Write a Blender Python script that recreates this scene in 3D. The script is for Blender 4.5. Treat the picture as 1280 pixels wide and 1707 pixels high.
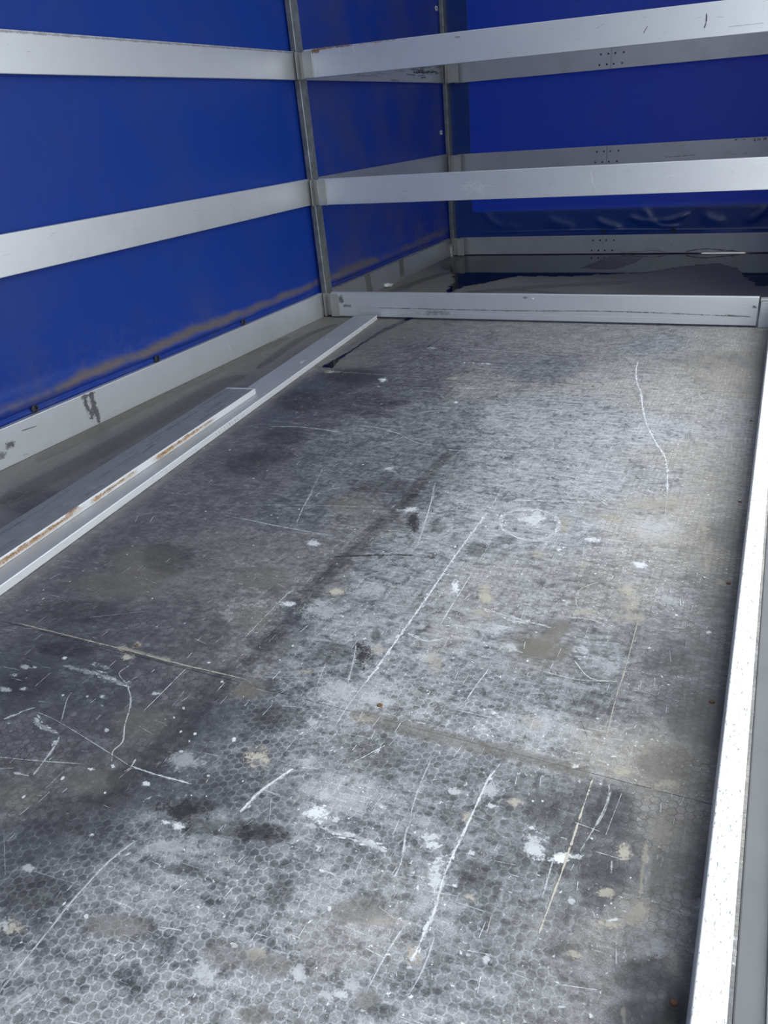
import bpy, bmesh, math, random
import numpy as np
from mathutils import Vector, Matrix, Euler

for o in list(bpy.data.objects): bpy.data.objects.remove(o, do_unlink=True)
S = bpy.context.scene
COL = S.collection
random.seed(7)
RNG = np.random.default_rng(11)

# ---------------------------------------------------------------- camera
cam_d = bpy.data.cameras.new('camera'); cam = bpy.data.objects.new('camera', cam_d); COL.objects.link(cam)
R_ = Vector((0.92041143, 0.38528431, -0.06632342)); U_ = Vector((-0.13550717, 0.47352851, 0.87029222)); F_ = Vector((-0.36671597, 0.79203961, -0.48804985))
cam.matrix_world = Matrix(((R_.x, U_.x, -F_.x, 2.48274), (R_.y, U_.y, -F_.y, -4.37444), (R_.z, U_.z, -F_.z, 1.0126), (0, 0, 0, 1)))
cam_d.sensor_fit = 'VERTICAL'; cam_d.sensor_height = 36.0; cam_d.sensor_width = 27.0
cam_d.lens = 1313.903 / 1707 * 36.0
cam_d.shift_x = -50.4425 / 1707; cam_d.shift_y = 83.362 / 1707
cam_d.clip_start = 0.02; cam_d.clip_end = 200
S.camera = cam

# ---------------------------------------------------------------- sky and exposure
SKY = 3.6
wd = bpy.data.worlds.new('overcast_sky'); S.world = wd; wd.use_nodes = True
wn = wd.node_tree.nodes; wl = wd.node_tree.links; wn.clear()
wo = wn.new('ShaderNodeOutputWorld'); wb = wn.new('ShaderNodeBackground')
wb.inputs['Color'].default_value = (0.93, 0.97, 1.0, 1); wb.inputs['Strength'].default_value = SKY
# overcast sky that is bright high up; a dim yard, trees and neighbouring trucks close in the horizon
wt = wn.new('ShaderNodeTexCoord'); wx = wn.new('ShaderNodeSeparateXYZ'); wm = wn.new('ShaderNodeMapRange'); wm.interpolation_type = 'SMOOTHSTEP'
wl.new(wt.outputs['Generated'], wx.inputs[0]); wl.new(wx.outputs['Z'], wm.inputs[0])
wm.inputs[1].default_value = .42; wm.inputs[2].default_value = .64; wm.inputs[3].default_value = SKY * .68; wm.inputs[4].default_value = SKY * 1.45
wl.new(wm.outputs[0], wb.inputs['Strength'])
wl.new(wb.outputs[0], wo.inputs[0])
S.view_settings.view_transform = 'Standard'; S.view_settings.look = 'None'
S.view_settings.exposure = 0.0; S.view_settings.gamma = 1.0; S.view_settings.use_curve_mapping = False
try:
    S.cycles.transparent_max_bounces = 24; S.cycles.max_bounces = 10; S.cycles.diffuse_bounces = 5; S.cycles.transmission_bounces = 8
except Exception: pass

# ---------------------------------------------------------------- recorded dirt, scratches and dust of the floor (millimetres)
LINES=[
 ('W',4,0.9,(721,-1825),(921,-1827)),
 ('W',8,0.5,(748,-1883),(870,-1863),(1051,-1877)),
 ('W',4,0.95,(1107,-1794),(1174,-1802),(1283,-1844),(1384,-1915),(1459,-1931)),
 ('W',4,0.8,(1230,-1834),(1303,-1846)),
 ('W',3,0.7,(1165,-2212),(1251,-2485)),
 ('W',4,0.5,(1083,-2204),(1161,-2204)),
 ('W',8,1.0,(1297,-1279),(1457,-1253)),
 ('W',3,0.5,(1340,-1565),(1356,-1730)),
 ('W',3,0.6,(1206,-1572),(1218,-1638)),
 ('W',6,0.4,(1088,-1876),(1215,-1874)),
 ('W',5,0.4,(1220,-1952),(1357,-1961)),
 ('W',6,0.6,(1530,-1960),(1683,-1943)),
 ('D',16,0.6,(937,-965),(945,-1252)),
 ('D',6,0.7,(877,-1294),(1289,-1269)),
 ('D',24,0.5,(925,-435),(924,-657)),
 ('D',40,0.5,(1551,-1916),(1541,-2103),(1550,-2407)),
 ('D',110,0.42,(243,-2749),(237,-2159),(193,-1596),(197,-1265)),
 ('D',60,0.35,(-48,-2119),(-17,-1451),(26,-592)),
 ('B',70,0.6,(65,-2420),(33,-1730),(40,-550)),
 ('D',50,0.5,(230,-1157),(134,-578),(171,-220)),
 ('D',60,0.5,(1584,611),(966,801),(660,727)),
 ('B',110,0.6,(598,666),(1093,925),(1645,1105)),
 ('D',90,0.5,(88,639),(197,1249),(296,1492)),
 ('T',9,0.6,(576,-1128),(874,-1144),(1072,-1145),(1430,-1158)),
 ('D',38,0.5,(1558,-2315),(1545,-2683),(1533,-2801),(1539,-2991),(1546,-3097),(1543,-3258)),
 ('W',3,0.7,(1231,-2399),(1259,-2511),(1296,-2613)),
 ('W',2,0.5,(1056,-2553),(1238,-2499),(1485,-2452)),
 ('W',5,0.45,(1107,-2629),(1255,-2644),(1445,-2656)),
 ('W',3,0.5,(1282,-2671),(1395,-2659)),
 ('W',6,1.0,(1814,-2400),(1815,-2676),(1820,-2898),(1821,-3021),(1824,-3176),(1822,-3237)),
 ('W',4,0.9,(1887,-2751),(1890,-2868),(1894,-2990)),
 ('W',4,0.7,(1612,-2301),(1662,-2514),(1697,-2652)),
 ('W',3,0.6,(1511,-2561),(1497,-2708)),
 ('W',3,0.5,(1486,-2600),(1473,-2773)),
 ('W',3,0.7,(1479,-2946),(1477,-3010),(1481,-3176)),
 ('W',3,0.5,(1528,-2952),(1525,-2996)),
 ('W',4,0.5,(1705,-2778),(1644,-2817),(1630,-2857),(1635,-2905)),
 ('W',4,0.5,(1547,-2584),(1643,-2579),(1733,-2595)),
 ('D',9,0.85,(1502,-2765),(1562,-2742),(1643,-2713),(1705,-2698)),
 ('W',4,0.7,(1743,-3119),(1766,-3180),(1787,-3245)),
 ('W',3,0.7,(1792,-3149),(1789,-3187)),
 ('W',4,0.5,(1579,-3291),(1728,-3248)),
 ('W',4,0.7,(1881,-2577),(1886,-2699)),
 ('W',3,0.5,(1882,-2742),(1934,-2725)),
 ('W',8,0.5,(1726,-2483),(1812,-2473)),
 ('W',4,0.6,(1709,-3198),(1727,-3267)),
 ('W',5,0.7,(1598,-3081),(1595,-3112)),
 ('W',5,0.6,(1720,-3061),(1718,-3122)),
 ('W',4,0.7,(2053,-3096),(2046,-3154)),
 ('W',4,0.5,(1417,-2930),(1465,-2951)),
 ('W',8,0.5,(1835,-3042),(1889,-3057),(1923,-3035)),
 ('W',4,0.7,(1725,-435),(1864,-558),(1980,-699)),
 ('W',7,0.95,(1988,-749),(1996,-868),(2026,-1043),(2067,-1201),(2102,-1382),(2143,-1561),(2198,-1732),(2243,-1848),(2267,-1970),(2287,-2129)),
 ('W',3,0.6,(2287,-2129),(2303,-2292)),
 ('W',4,0.7,(1983,-2113),(2085,-2203),(2139,-2254)),
 ('W',6,0.5,(1894,-2066),(2045,-2098),(2170,-2079)),
 ('W',3,0.6,(2126,-1992),(2163,-2205)),
 ('W',4,0.8,(1793,-2099),(1816,-2359)),
 ('W',4,0.8,(1812,-2402),(1817,-2576)),
 ('W',4,0.7,(1587,-2237),(1642,-2427),(1689,-2611)),
 ('W',5,0.5,(1656,-1929),(1888,-1925),(2196,-1885)),
 ('W',2,0.5,(1899,-2158),(1893,-2241),(1837,-2244)),
 ('W',8,0.5,(1856,-2306),(1977,-2279),(2114,-2260)),
 ('W',5,0.6,(2082,-891),(2239,-919)),
 ('W',4,0.6,(1570,-1666),(1654,-1672)),
 ('W',8,0.4,(1483,-1476),(1678,-1467),(1844,-1470)),
 ('W',5,0.4,(2199,-1467),(2430,-1531)),
 ('T',12,0.5,(1581,-1121),(1870,-1147),(2135,-1148),(2407,-1145)),
 ('W',8,0.4,(1075,-640),(1460,-687),(1591,-743)),
 ('W',4,0.4,(2196,-1885),(2239,-1927)),
 ('D',8,0.5,(1479,-1139),(1687,-1124),(1844,-1139)),
 ('W',6,0.4,(1105,-1800),(1288,-1843)),
 ('W',5,0.5,(1732,-1303),(1830,-1304),(1926,-1305)),
 ('W',14,0.85,(1871,-2457),(1866,-2406),(1896,-2364),(1945,-2351),(1995,-2365),(2027,-2402),(2036,-2450),(2020,-2509),(1984,-2537),(1937,-2526),(1894,-2495),(1871,-2457)),
 ('W',6,0.6,(2059,-2187),(2139,-2266)),
 ('W',3,0.6,(2287,-2129),(2303,-2302)),
 ('W',4,0.7,(2125,-2521),(2142,-2636)),
 ('W',3,0.5,(2296,-2581),(2343,-2578),(2409,-2528)),
 ('W',2,0.6,(2315,-2576),(2315,-2676)),
 ('T',4,0.7,(2313,-2829),(2316,-2939),(2317,-3067)),
 ('W',4,0.6,(2242,-2951),(2303,-2939)),
 ('W',4,0.5,(2197,-2701),(2167,-2738),(2159,-2778),(2174,-2828)),
 ('W',4,0.5,(2196,-2914),(2228,-2944)),
 ('W',5,0.5,(2261,-2894),(2260,-2930)),
 ('W',9,0.6,(1958,-2893),(2060,-2914),(2136,-2924)),
 ('B',40,0.55,(2160,-2892),(2137,-2980),(2104,-3036)),
 ('W',4,0.8,(1807,-2252),(1815,-2358)),
 ('W',5,0.8,(1814,-2400),(1819,-2478)),
 ('W',4,0.6,(1838,-2535),(1928,-2534)),
 ('W',3,0.6,(1918,-2701),(1938,-2747)),
 ('W',4,0.7,(2048,-3083),(2050,-3153)),
 ('W',3,0.4,(1896,-2707),(1987,-2696)),
 ('W',4,0.5,(2164,-2874),(2212,-2868),(2250,-2881)),
 ('W',4,0.4,(2136,-2595),(2157,-2600),(2184,-2587)),
 ('W',5,0.5,(2057,-2854),(2067,-2937)),
 ('W',4,0.5,(2391,-2923),(2402,-2978)),
 ('W',3,0.5,(2421,-2868),(2425,-2920)),
 ('W',5,0.5,(2213,-3031),(2257,-3080),(2310,-3073)),
 ('W',3,0.5,(2318,-3036),(2381,-3027)),
 ('W',4,0.5,(1850,-2314),(1995,-2269),(2084,-2253)),
 ('T',7,0.7,(899,-3287),(1033,-3290),(1218,-3295),(1277,-3297),(1418,-3302),(1476,-3302),(1573,-3303)),
 ('W',13,0.55,(1143,-3390),(1257,-3390),(1339,-3403)),
 ('W',12,0.45,(1204,-3363),(1257,-3365)),
 ('W',4,0.8,(1339,-3403),(1382,-3444),(1421,-3508),(1449,-3546),(1450,-3575),(1467,-3597)),
 ('W',10,0.5,(1328,-3390),(1337,-3369)),
 ('W',3,0.6,(1291,-3340),(1289,-3373),(1335,-3398)),
 ('W',3,0.7,(1422,-3308),(1425,-3379),(1428,-3462)),
 ('W',3,0.5,(1468,-3379),(1477,-3433)),
 ('W',7,0.5,(1162,-3575),(1180,-3543),(1196,-3522)),
 ('W',10,0.6,(1221,-3549),(1263,-3567),(1302,-3569)),
 ('W',3,0.6,(1236,-3454),(1241,-3477),(1289,-3545)),
 ('W',2,0.5,(1212,-3533),(1281,-3542),(1448,-3581),(1509,-3596)),
 ('W',5,0.85,(1509,-3596),(1574,-3598),(1650,-3596)),
 ('W',4,0.9,(1507,-3578),(1513,-3598),(1509,-3611)),
 ('W',6,0.6,(1317,-3579),(1332,-3609),(1341,-3645),(1349,-3675)),
 ('W',4,0.6,(1247,-3660),(1338,-3641),(1421,-3620)),
 ('W',4,0.6,(1273,-3684),(1297,-3674)),
 ('W',6,0.5,(1312,-3682),(1343,-3680)),
 ('W',4,0.5,(1397,-3648),(1398,-3695)),
 ('D',70,0.4,(1536,-3231),(1524,-3411),(1544,-3543),(1510,-3651)),
 ('W',5,0.5,(1774,-3590),(1772,-3624)),
 ('W',3,0.6,(1648,-3555),(1648,-3573)),
 ('W',5,0.4,(1140,-3468),(1136,-3418)),
 ('T',18,0.35,(1215,-3292),(1286,-3294),(1389,-3300)),
 ('W',8,0.95,(1804,-3506),(1779,-3573),(1773,-3623)),
 ('W',3,0.6,(1814,-3597),(1798,-3644)),
 ('W',4,0.6,(1806,-3578),(1830,-3623)),
 ('W',7,0.85,(1940,-3394),(1904,-3451)),
 ('W',4,0.7,(1846,-3369),(1831,-3421)),
 ('W',3,0.7,(1823,-3194),(1821,-3303),(1825,-3370)),
 ('W',4,0.7,(1720,-3241),(1734,-3289)),
 ('W',3,0.6,(1891,-3194),(1872,-3261)),
 ('W',10,0.8,(1926,-3605),(1944,-3610),(1988,-3605),(2041,-3612)),
 ('W',4,0.6,(2035,-3404),(2041,-3476),(2050,-3529)),
 ('W',5,0.6,(2056,-3558),(2070,-3616)),
 ('W',5,0.5,(2048,-3516),(2059,-3561)),
 ('W',5,0.95,(2148,-3399),(2148,-3467),(2146,-3552),(2145,-3598)),
 ('W',4,0.8,(2050,-3121),(2044,-3172),(2039,-3235)),
 ('W',5,0.6,(2028,-3257),(2105,-3257)),
 ('B',34,0.45,(1835,-3330),(1981,-3336),(2132,-3342)),
 ('W',3,0.5,(1774,-3210),(1792,-3280)),
 ('W',3,0.5,(1700,-3323),(1746,-3315)),
 ('T',4,0.7,(2318,-3036),(2316,-3123),(2320,-3246)),
 ('W',2,0.5,(2141,-3144),(2144,-3198)),
 ('W',3,0.5,(2150,-3247),(2152,-3291)),
 ('T',6,1.0,(2318,-3349),(2316,-3427),(2315,-3525)),
 ('W',4,0.65,(2346,-3358),(2351,-3392),(2345,-3444),(2331,-3514)),
 ('W',3,0.5,(2352,-3369),(2352,-3415),(2344,-3457)),
 ('W',3,0.6,(2370,-3372),(2362,-3468)),
 ('W',5,0.8,(2156,-3371),(2147,-3424),(2148,-3458)),
 ('W',5,0.5,(2233,-3380),(2237,-3399)),
 ('D',3,0.4,(2222,-3121),(2291,-3261)),
 ('T',6,0.6,(2399,-3348),(2436,-3345)),
 ('T',10,0.5,(2422,-3459),(2431,-3502)),
 ('W',4,0.5,(2160,-3086),(2227,-3092),(2284,-3081)),
 ('W',4,0.5,(2112,-3109),(2142,-3113)),
 ('B',30,0.4,(2106,-3334),(2219,-3339),(2311,-3343)),
 ('W',8,0.95,(2147,-3553),(2146,-3606),(2149,-3647),(2155,-3696),(2155,-3756),(2154,-3775)),
 ('W',5,0.7,(2063,-3583),(2074,-3624),(2076,-3656)),
 ('W',9,0.9,(1978,-3613),(2006,-3611),(2045,-3614)),
 ('W',4,0.75,(2123,-3731),(2117,-3779),(2115,-3837)),
 ('W',3,0.6,(2171,-3730),(2174,-3780),(2170,-3820)),
 ('W',3,0.4,(2135,-3779),(2129,-3818)),
 ('T',6,0.95,(2314,-3494),(2314,-3547),(2310,-3629),(2308,-3674)),
 ('W',4,0.7,(2295,-3530),(2296,-3565),(2297,-3616)),
 ('T',10,0.5,(2425,-3503),(2431,-3578),(2431,-3613)),
 ('W',22,0.3,(2433,-3477),(2436,-3552)),
 ('W',4,0.5,(2510,-3539),(2511,-3553),(2507,-3558)),
 ('W',30,0.7,(1664,-4030),(1680,-3990)),
 ('W',5,0.65,(1637,-4015),(1628,-3912),(1624,-3862),(1626,-3783),(1639,-3736)),
 ('D',34,0.65,(1690,-3683),(1790,-3655),(1875,-3641)),
 ('W',3,0.4,(1414,-3803),(1483,-3863)),
 ('W',2,0.4,(1509,-3842),(1622,-3836)),
 ('W',3,0.7,(1871,-3776),(1872,-3803)),
 ('W',3,0.6,(1177,-2236),(1291,-2604)),
 ('W',5,0.5,(1051,-2626),(1455,-2667)),
 ('W',3,0.5,(1110,-2534),(1493,-2444)),
 ('W',4,0.5,(1057,-3212),(1172,-3149)),
 ('W',5,0.6,(779,-2699),(800,-2740)),
 ('W',5,0.6,(831,-2691),(848,-2729)),
 ('D',30,0.4,(1527,-2499),(1516,-2850),(1515,-3002)),
 ('W',3,0.5,(1514,-2564),(1476,-2725)),
]
BLOBS=[
 ('W',0.95,935,-1215,24,5,18,-40),
 ('W',0.9,1374,-1458,12,3,5,-15),
 ('W',0.9,961,-1318,9,1,7,-13),
 ('T',0.8,625,-1140,39,7,13,-24),
 ('T',0.7,1250,-1138,35,6,8,-23),
 ('W',0.6,1392,-2165,23,5,7,-16),
 ('D',0.5,749,-1178,151,26,60,-118),
 ('D',0.5,700,-1569,122,24,85,-146),
 ('D',0.45,863,-1969,92,20,57,-95),
 ('D',0.4,1117,-1664,95,20,21,-44),
 ('D',0.4,909,-2142,87,20,52,-85),
 ('D',0.5,1152,-1507,57,11,16,-35),
 ('D',0.35,1415,-2301,100,25,33,-71),
 ('W',0.7,953,-661,30,5,7,-18),
 ('W',0.8,1209,-891,7,1,5,-13),
 ('W',0.8,1233,-891,6,1,4,-13),
 ('W',0.8,1255,-891,6,1,4,-13),
 ('W',0.8,1278,-894,6,1,4,-13),
 ('W',0.8,1300,-894,9,1,5,-13),
 ('W',0.8,1328,-893,14,2,5,-16),
 ('D',0.9,1624,-2504,21,6,31,-74),
 ('D',0.4,1704,-2521,27,8,18,-46),
 ('D',0.75,1774,-3147,24,7,24,-49),
 ('D',0.5,1779,-3219,20,6,16,-30),
 ('D',0.6,1769,-3070,11,3,13,-28),
 ('D',0.5,1856,-2619,25,7,15,-42),
 ('W',0.95,1872,-2825,12,4,15,-41),
 ('T',0.85,1591,-2923,19,5,10,-19),
 ('T',0.85,1953,-2840,18,6,19,-60),
 ('W',0.8,1500,-3011,26,8,7,-12),
 ('W',0.7,1585,-2442,38,10,8,-19),
 ('W',0.5,1403,-2708,22,6,12,-21),
 ('T',0.5,1971,-2916,31,9,9,-28),
 ('W',0.5,1915,-3110,41,13,8,-18),
 ('T',0.6,1680,-3238,22,7,5,-8),
 ('T',0.6,1796,-3118,18,6,8,-17),
 ('T',0.5,1931,-3120,19,5,21,-52),
 ('W',0.4,1599,-3010,65,19,26,-47),
 ('W',0.35,1666,-2896,57,17,20,-42),
 ('D',0.4,1545,-3164,57,18,26,-40),
 ('D',0.4,1710,-3160,51,16,21,-39),
 ('B',0.4,1375,-2921,81,24,33,-53),
 ('B',0.4,1450,-3092,42,13,29,-44),
 ('B',0.35,1390,-2448,72,19,26,-52),
 ('W',0.75,1955,-2409,45,12,15,-54),
 ('W',0.85,2278,-2589,23,7,4,-24),
 ('B',0.6,2146,-3015,56,17,8,-29),
 ('T',0.7,2275,-2716,33,10,5,-34),
 ('T',0.6,2293,-2774,28,8,6,-36),
 ('T',0.6,2235,-2444,24,7,4,-27),
 ('T',0.6,2178,-2361,22,6,4,-19),
 ('T',0.6,2411,-2348,16,4,7,-77),
 ('T',0.6,2434,-2552,10,3,4,-42),
 ('T',0.5,2435,-2445,10,2,6,-81),
 ('T',0.4,2147,-2338,63,17,4,-22),
 ('T',0.4,2270,-2218,117,30,8,-53),
 ('T',0.5,2046,-2410,22,6,14,-62),
 ('T',0.55,2021,-2595,23,7,9,-34),
 ('T',0.8,1938,-2801,18,5,4,-12),
 ('T',0.75,1958,-2847,20,6,14,-40),
 ('T',0.6,2476,-2619,19,6,1,-16),
 ('T',0.5,2147,-2624,24,7,4,-22),
 ('T',0.5,2197,-2838,32,9,4,-18),
 ('T',0.5,2298,-2833,40,12,4,-22),
 ('W',0.85,2144,-2487,26,8,3,-18),
 ('W',0.35,2287,-3029,23,7,4,-20),
 ('W',0.3,2373,-2741,46,14,5,-42),
 ('W',0.9,2067,-2565,7,2,2,-8),
 ('W',0.95,2464,-2843,7,2,0,-9),
 ('W',0.95,2459,-2825,2,1,0,-5),
 ('W',0.9,2045,-2334,8,3,3,-12),
 ('T',0.35,2322,-2408,89,24,10,-80),
 ('W',0.4,2293,-2380,75,20,11,-82),
 ('B',0.3,2086,-3004,49,16,12,-42),
 ('D',0.5,1915,-2544,31,8,7,-24),
 ('D',0.35,2393,-2967,46,14,8,-62),
 ('D',0.35,2119,-2929,42,13,8,-30),
 ('W',0.5,2070,-3024,24,8,6,-21),
 ('W',0.5,2220,-2985,24,8,4,-17),
 ('W',0.4,2021,-2968,29,9,9,-29),
 ('T',0.85,1260,-3314,17,5,12,-14),
 ('T',0.6,1236,-3290,25,8,10,-12),
 ('T',0.65,1254,-3268,10,3,7,-8),
 ('W',0.6,1410,-3403,11,4,6,-7),
 ('W',0.5,1061,-3420,17,5,8,-8),
 ('W',0.5,1058,-3451,10,3,10,-8),
 ('W',0.5,1084,-3497,14,4,9,-8),
 ('W',0.8,1124,-3365,6,2,5,-6),
 ('W',0.85,1568,-3623,8,2,5,-6),
 ('W',0.85,1444,-3627,7,2,4,-4),
 ('W',0.85,1476,-3606,5,2,5,-4),
 ('W',0.95,1656,-3471,5,2,5,-8),
 ('W',0.95,1574,-3502,3,1,2,-3),
 ('W',0.95,1572,-3481,3,1,2,-4),
 ('W',0.8,1527,-3325,4,2,2,-4),
 ('D',0.5,1122,-3467,60,20,36,-35),
 ('D',0.5,1098,-3337,74,23,24,-25),
 ('D',0.4,1527,-3670,45,16,20,-23),
 ('D',0.5,1689,-3634,30,10,11,-16),
 ('W',0.35,1598,-3553,43,15,19,-26),
 ('B',0.35,1472,-3649,56,20,22,-24),
 ('B',0.35,1446,-3487,58,20,36,-44),
 ('B',0.3,1367,-3725,46,16,27,-26),
 ('W',0.6,1083,-3412,9,2,6,-6),
 ('W',0.6,1120,-3481,9,3,5,-6),
 ('W',0.6,1393,-3530,6,2,5,-6),
 ('W',0.6,1309,-3448,6,2,6,-6),
 ('B',0.5,1590,-3336,28,9,15,-22),
 ('W',1.0,1898,-3582,25,8,11,-20),
 ('W',1.0,1997,-3531,9,3,3,-7),
 ('W',0.95,1942,-3504,5,1,1,-4),
 ('T',0.7,2140,-3509,15,5,6,-14),
 ('W',0.7,2100,-3564,19,7,4,-10),
 ('W',0.75,1936,-3584,7,3,4,-7),
 ('W',0.5,1893,-3541,10,4,7,-13),
 ('W',0.5,1898,-3609,13,4,5,-8),
 ('T',0.9,1723,-3496,28,9,17,-26),
 ('T',0.5,1876,-3335,31,10,6,-14),
 ('D',0.65,1828,-3651,60,21,12,-18),
 ('D',0.5,1705,-3385,68,22,19,-31),
 ('D',0.35,1946,-3421,45,15,12,-28),
 ('W',0.4,1778,-3271,43,14,19,-34),
 ('W',0.4,1869,-3274,38,12,10,-23),
 ('W',0.7,2016,-3199,4,2,1,-4),
 ('W',0.8,2088,-3490,4,1,2,-4),
 ('W',0.6,2101,-3457,10,3,4,-9),
 ('W',0.5,1778,-3380,17,5,9,-16),
 ('W',0.4,1815,-3476,21,7,8,-13),
 ('B',0.35,1599,-3322,36,12,22,-34),
 ('T',0.75,2207,-3447,17,6,4,-12),
 ('W',0.6,2262,-3524,22,8,8,-32),
 ('W',1.0,2305,-3533,18,6,2,-9),
 ('W',0.8,2247,-3493,10,3,2,-6),
 ('T',0.9,2395,-3491,13,5,3,-16),
 ('T',0.7,2361,-3321,23,8,2,-16),
 ('T',0.75,2286,-3329,20,6,2,-9),
 ('W',0.7,2285,-3332,13,5,1,-5),
 ('T',0.6,2438,-3325,26,9,2,-19),
 ('T',0.4,2392,-3259,10,4,2,-14),
 ('B',0.45,2432,-3277,51,18,7,-49),
 ('T',0.5,2415,-3366,12,4,2,-12),
 ('D',0.5,2366,-3419,39,14,10,-54),
 ('D',0.4,2256,-3439,27,9,8,-34),
 ('W',0.35,2192,-3237,46,15,11,-43),
 ('D',0.3,2428,-3099,52,18,8,-66),
 ('T',0.4,2178,-3241,21,7,8,-27),
 ('W',0.9,2234,-3436,2,1,1,-2),
 ('W',0.9,2249,-3431,2,1,1,-2),
 ('W',0.9,2258,-3415,2,0,1,-2),
 ('W',0.9,2333,-3361,2,1,1,-2),
 ('W',0.7,2172,-3468,12,4,2,-6),
 ('W',0.5,2158,-3435,19,7,7,-22),
 ('T',0.9,2413,-3411,3,1,0,-3),
 ('T',0.3,2438,-3441,23,8,6,-44),
 ('W',0.75,2136,-3630,14,4,15,-38),
 ('T',0.85,2155,-3762,14,5,8,-18),
 ('T',0.6,2151,-3661,5,1,5,-13),
 ('T',0.5,1940,-3841,18,6,6,-10),
 ('B',0.45,2049,-3727,41,15,9,-20),
 ('B',0.5,2120,-3847,16,6,6,-13),
 ('B',0.5,1991,-3915,22,8,7,-10),
 ('T',0.4,2095,-3731,32,12,4,-10),
 ('T',0.85,2196,-3650,10,4,2,-5),
 ('W',0.5,2016,-3844,16,6,8,-13),
 ('W',0.7,2086,-3851,14,5,4,-8),
 ('W',0.5,2066,-3858,10,4,4,-8),
 ('D',0.5,2145,-3852,20,8,4,-10),
 ('D',0.45,1921,-3740,20,8,15,-24),
 ('D',0.35,2197,-3750,23,8,5,-13),
 ('W',0.4,2092,-3834,11,4,7,-13),
 ('W',0.85,2167,-3639,6,2,2,-3),
 ('W',0.65,2250,-3736,8,3,2,-8),
 ('W',0.75,1936,-3644,7,2,5,-8),
 ('W',0.5,2014,-3848,10,4,5,-8),
 ('D',0.4,2185,-3604,26,9,8,-21),
 ('W',0.9,2117,-3661,3,1,2,-6),
 ('W',0.9,2213,-3738,3,0,2,-5),
 ('W',0.8,2111,-3578,18,6,3,-7),
 ('W',1.0,2303,-3537,17,6,3,-9),
 ('W',0.6,2265,-3536,19,7,5,-19),
 ('W',0.65,2327,-3524,12,4,2,-7),
 ('T',0.9,2394,-3495,14,4,2,-15),
 ('T',0.75,2380,-3576,14,5,1,-10),
 ('T',0.8,2395,-3626,24,9,2,-12),
 ('T',0.8,2434,-3581,14,5,4,-24),
 ('T',0.7,2362,-3689,14,4,2,-8),
 ('T',0.65,2425,-3480,5,2,4,-28),
 ('T',0.5,2427,-3604,17,6,3,-16),
 ('W',0.85,2401,-3616,10,4,1,-4),
 ('W',0.95,2412,-3536,2,1,0,-2),
 ('W',0.95,2393,-3590,2,0,0,-2),
 ('W',0.95,2378,-3616,2,0,1,-2),
 ('W',0.9,2336,-3674,1,0,0,-2),
 ('W',0.9,2340,-3673,2,0,0,-2),
 ('T',0.5,2487,-3653,9,4,4,-28),
 ('B',0.35,2444,-3512,18,6,7,-51),
 ('W',0.6,2363,-3765,6,2,0,-2),
 ('W',0.4,2274,-3778,8,3,4,-11),
 ('T',0.4,2437,-3743,4,1,3,-16),
 ('T',0.5,2402,-3717,7,3,1,-4),
 ('D',0.45,2374,-3563,36,13,8,-38),
 ('D',0.5,2455,-3682,39,14,4,-25),
 ('D',0.5,2463,-3736,46,17,3,-20),
 ('D',0.6,2497,-3715,14,5,4,-29),
 ('W',0.35,2461,-3637,22,8,2,-18),
 ('W',0.7,2241,-3596,7,2,1,-4),
 ('W',0.7,2173,-3573,6,2,2,-5),
 ('W',0.6,2338,-3605,5,2,2,-7),
 ('T',0.8,2200,-3651,8,3,2,-6),
 ('W',0.5,2381,-3523,2,1,3,-18),
 ('T',0.8,1569,-3929,22,8,12,-10),
 ('W',0.5,1556,-3931,11,4,10,-10),
 ('D',0.7,1673,-3653,54,19,17,-22),
 ('D',0.6,1756,-3754,36,13,7,-10),
 ('W',0.95,1688,-3684,15,5,6,-8),
 ('W',0.85,1661,-3684,10,3,4,-5),
 ('W',0.85,1560,-3750,6,2,4,-4),
 ('W',0.5,1507,-3840,14,5,7,-6),
 ('W',0.55,1888,-3892,20,8,13,-18),
 ('B',0.45,1722,-3873,53,19,15,-17),
 ('B',0.4,1971,-3848,33,12,11,-18),
 ('D',0.5,1557,-3870,64,23,29,-28),
 ('D',0.4,1486,-3731,82,28,39,-40),
 ('W',0.35,1710,-3723,53,19,16,-21),
 ('B',0.35,1901,-3855,34,12,15,-22),
 ('B',0.5,994,-2933,110,31,70,-86),
 ('D',0.45,881,-2253,86,20,64,-97),
 ('D',0.4,1050,-2899,76,21,68,-88),
 ('D',0.4,999,-3201,137,41,43,-44),
 ('B',0.4,1003,-3064,128,37,56,-63),
 ('W',0.6,1410,-2716,21,6,9,-16),
 ('T',0.8,1591,-2926,22,6,8,-15),
 ('D',0.35,972,-1530,154,30,72,-147),
 ('D',0.4,411,-2705,186,49,94,-93),
]
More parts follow.
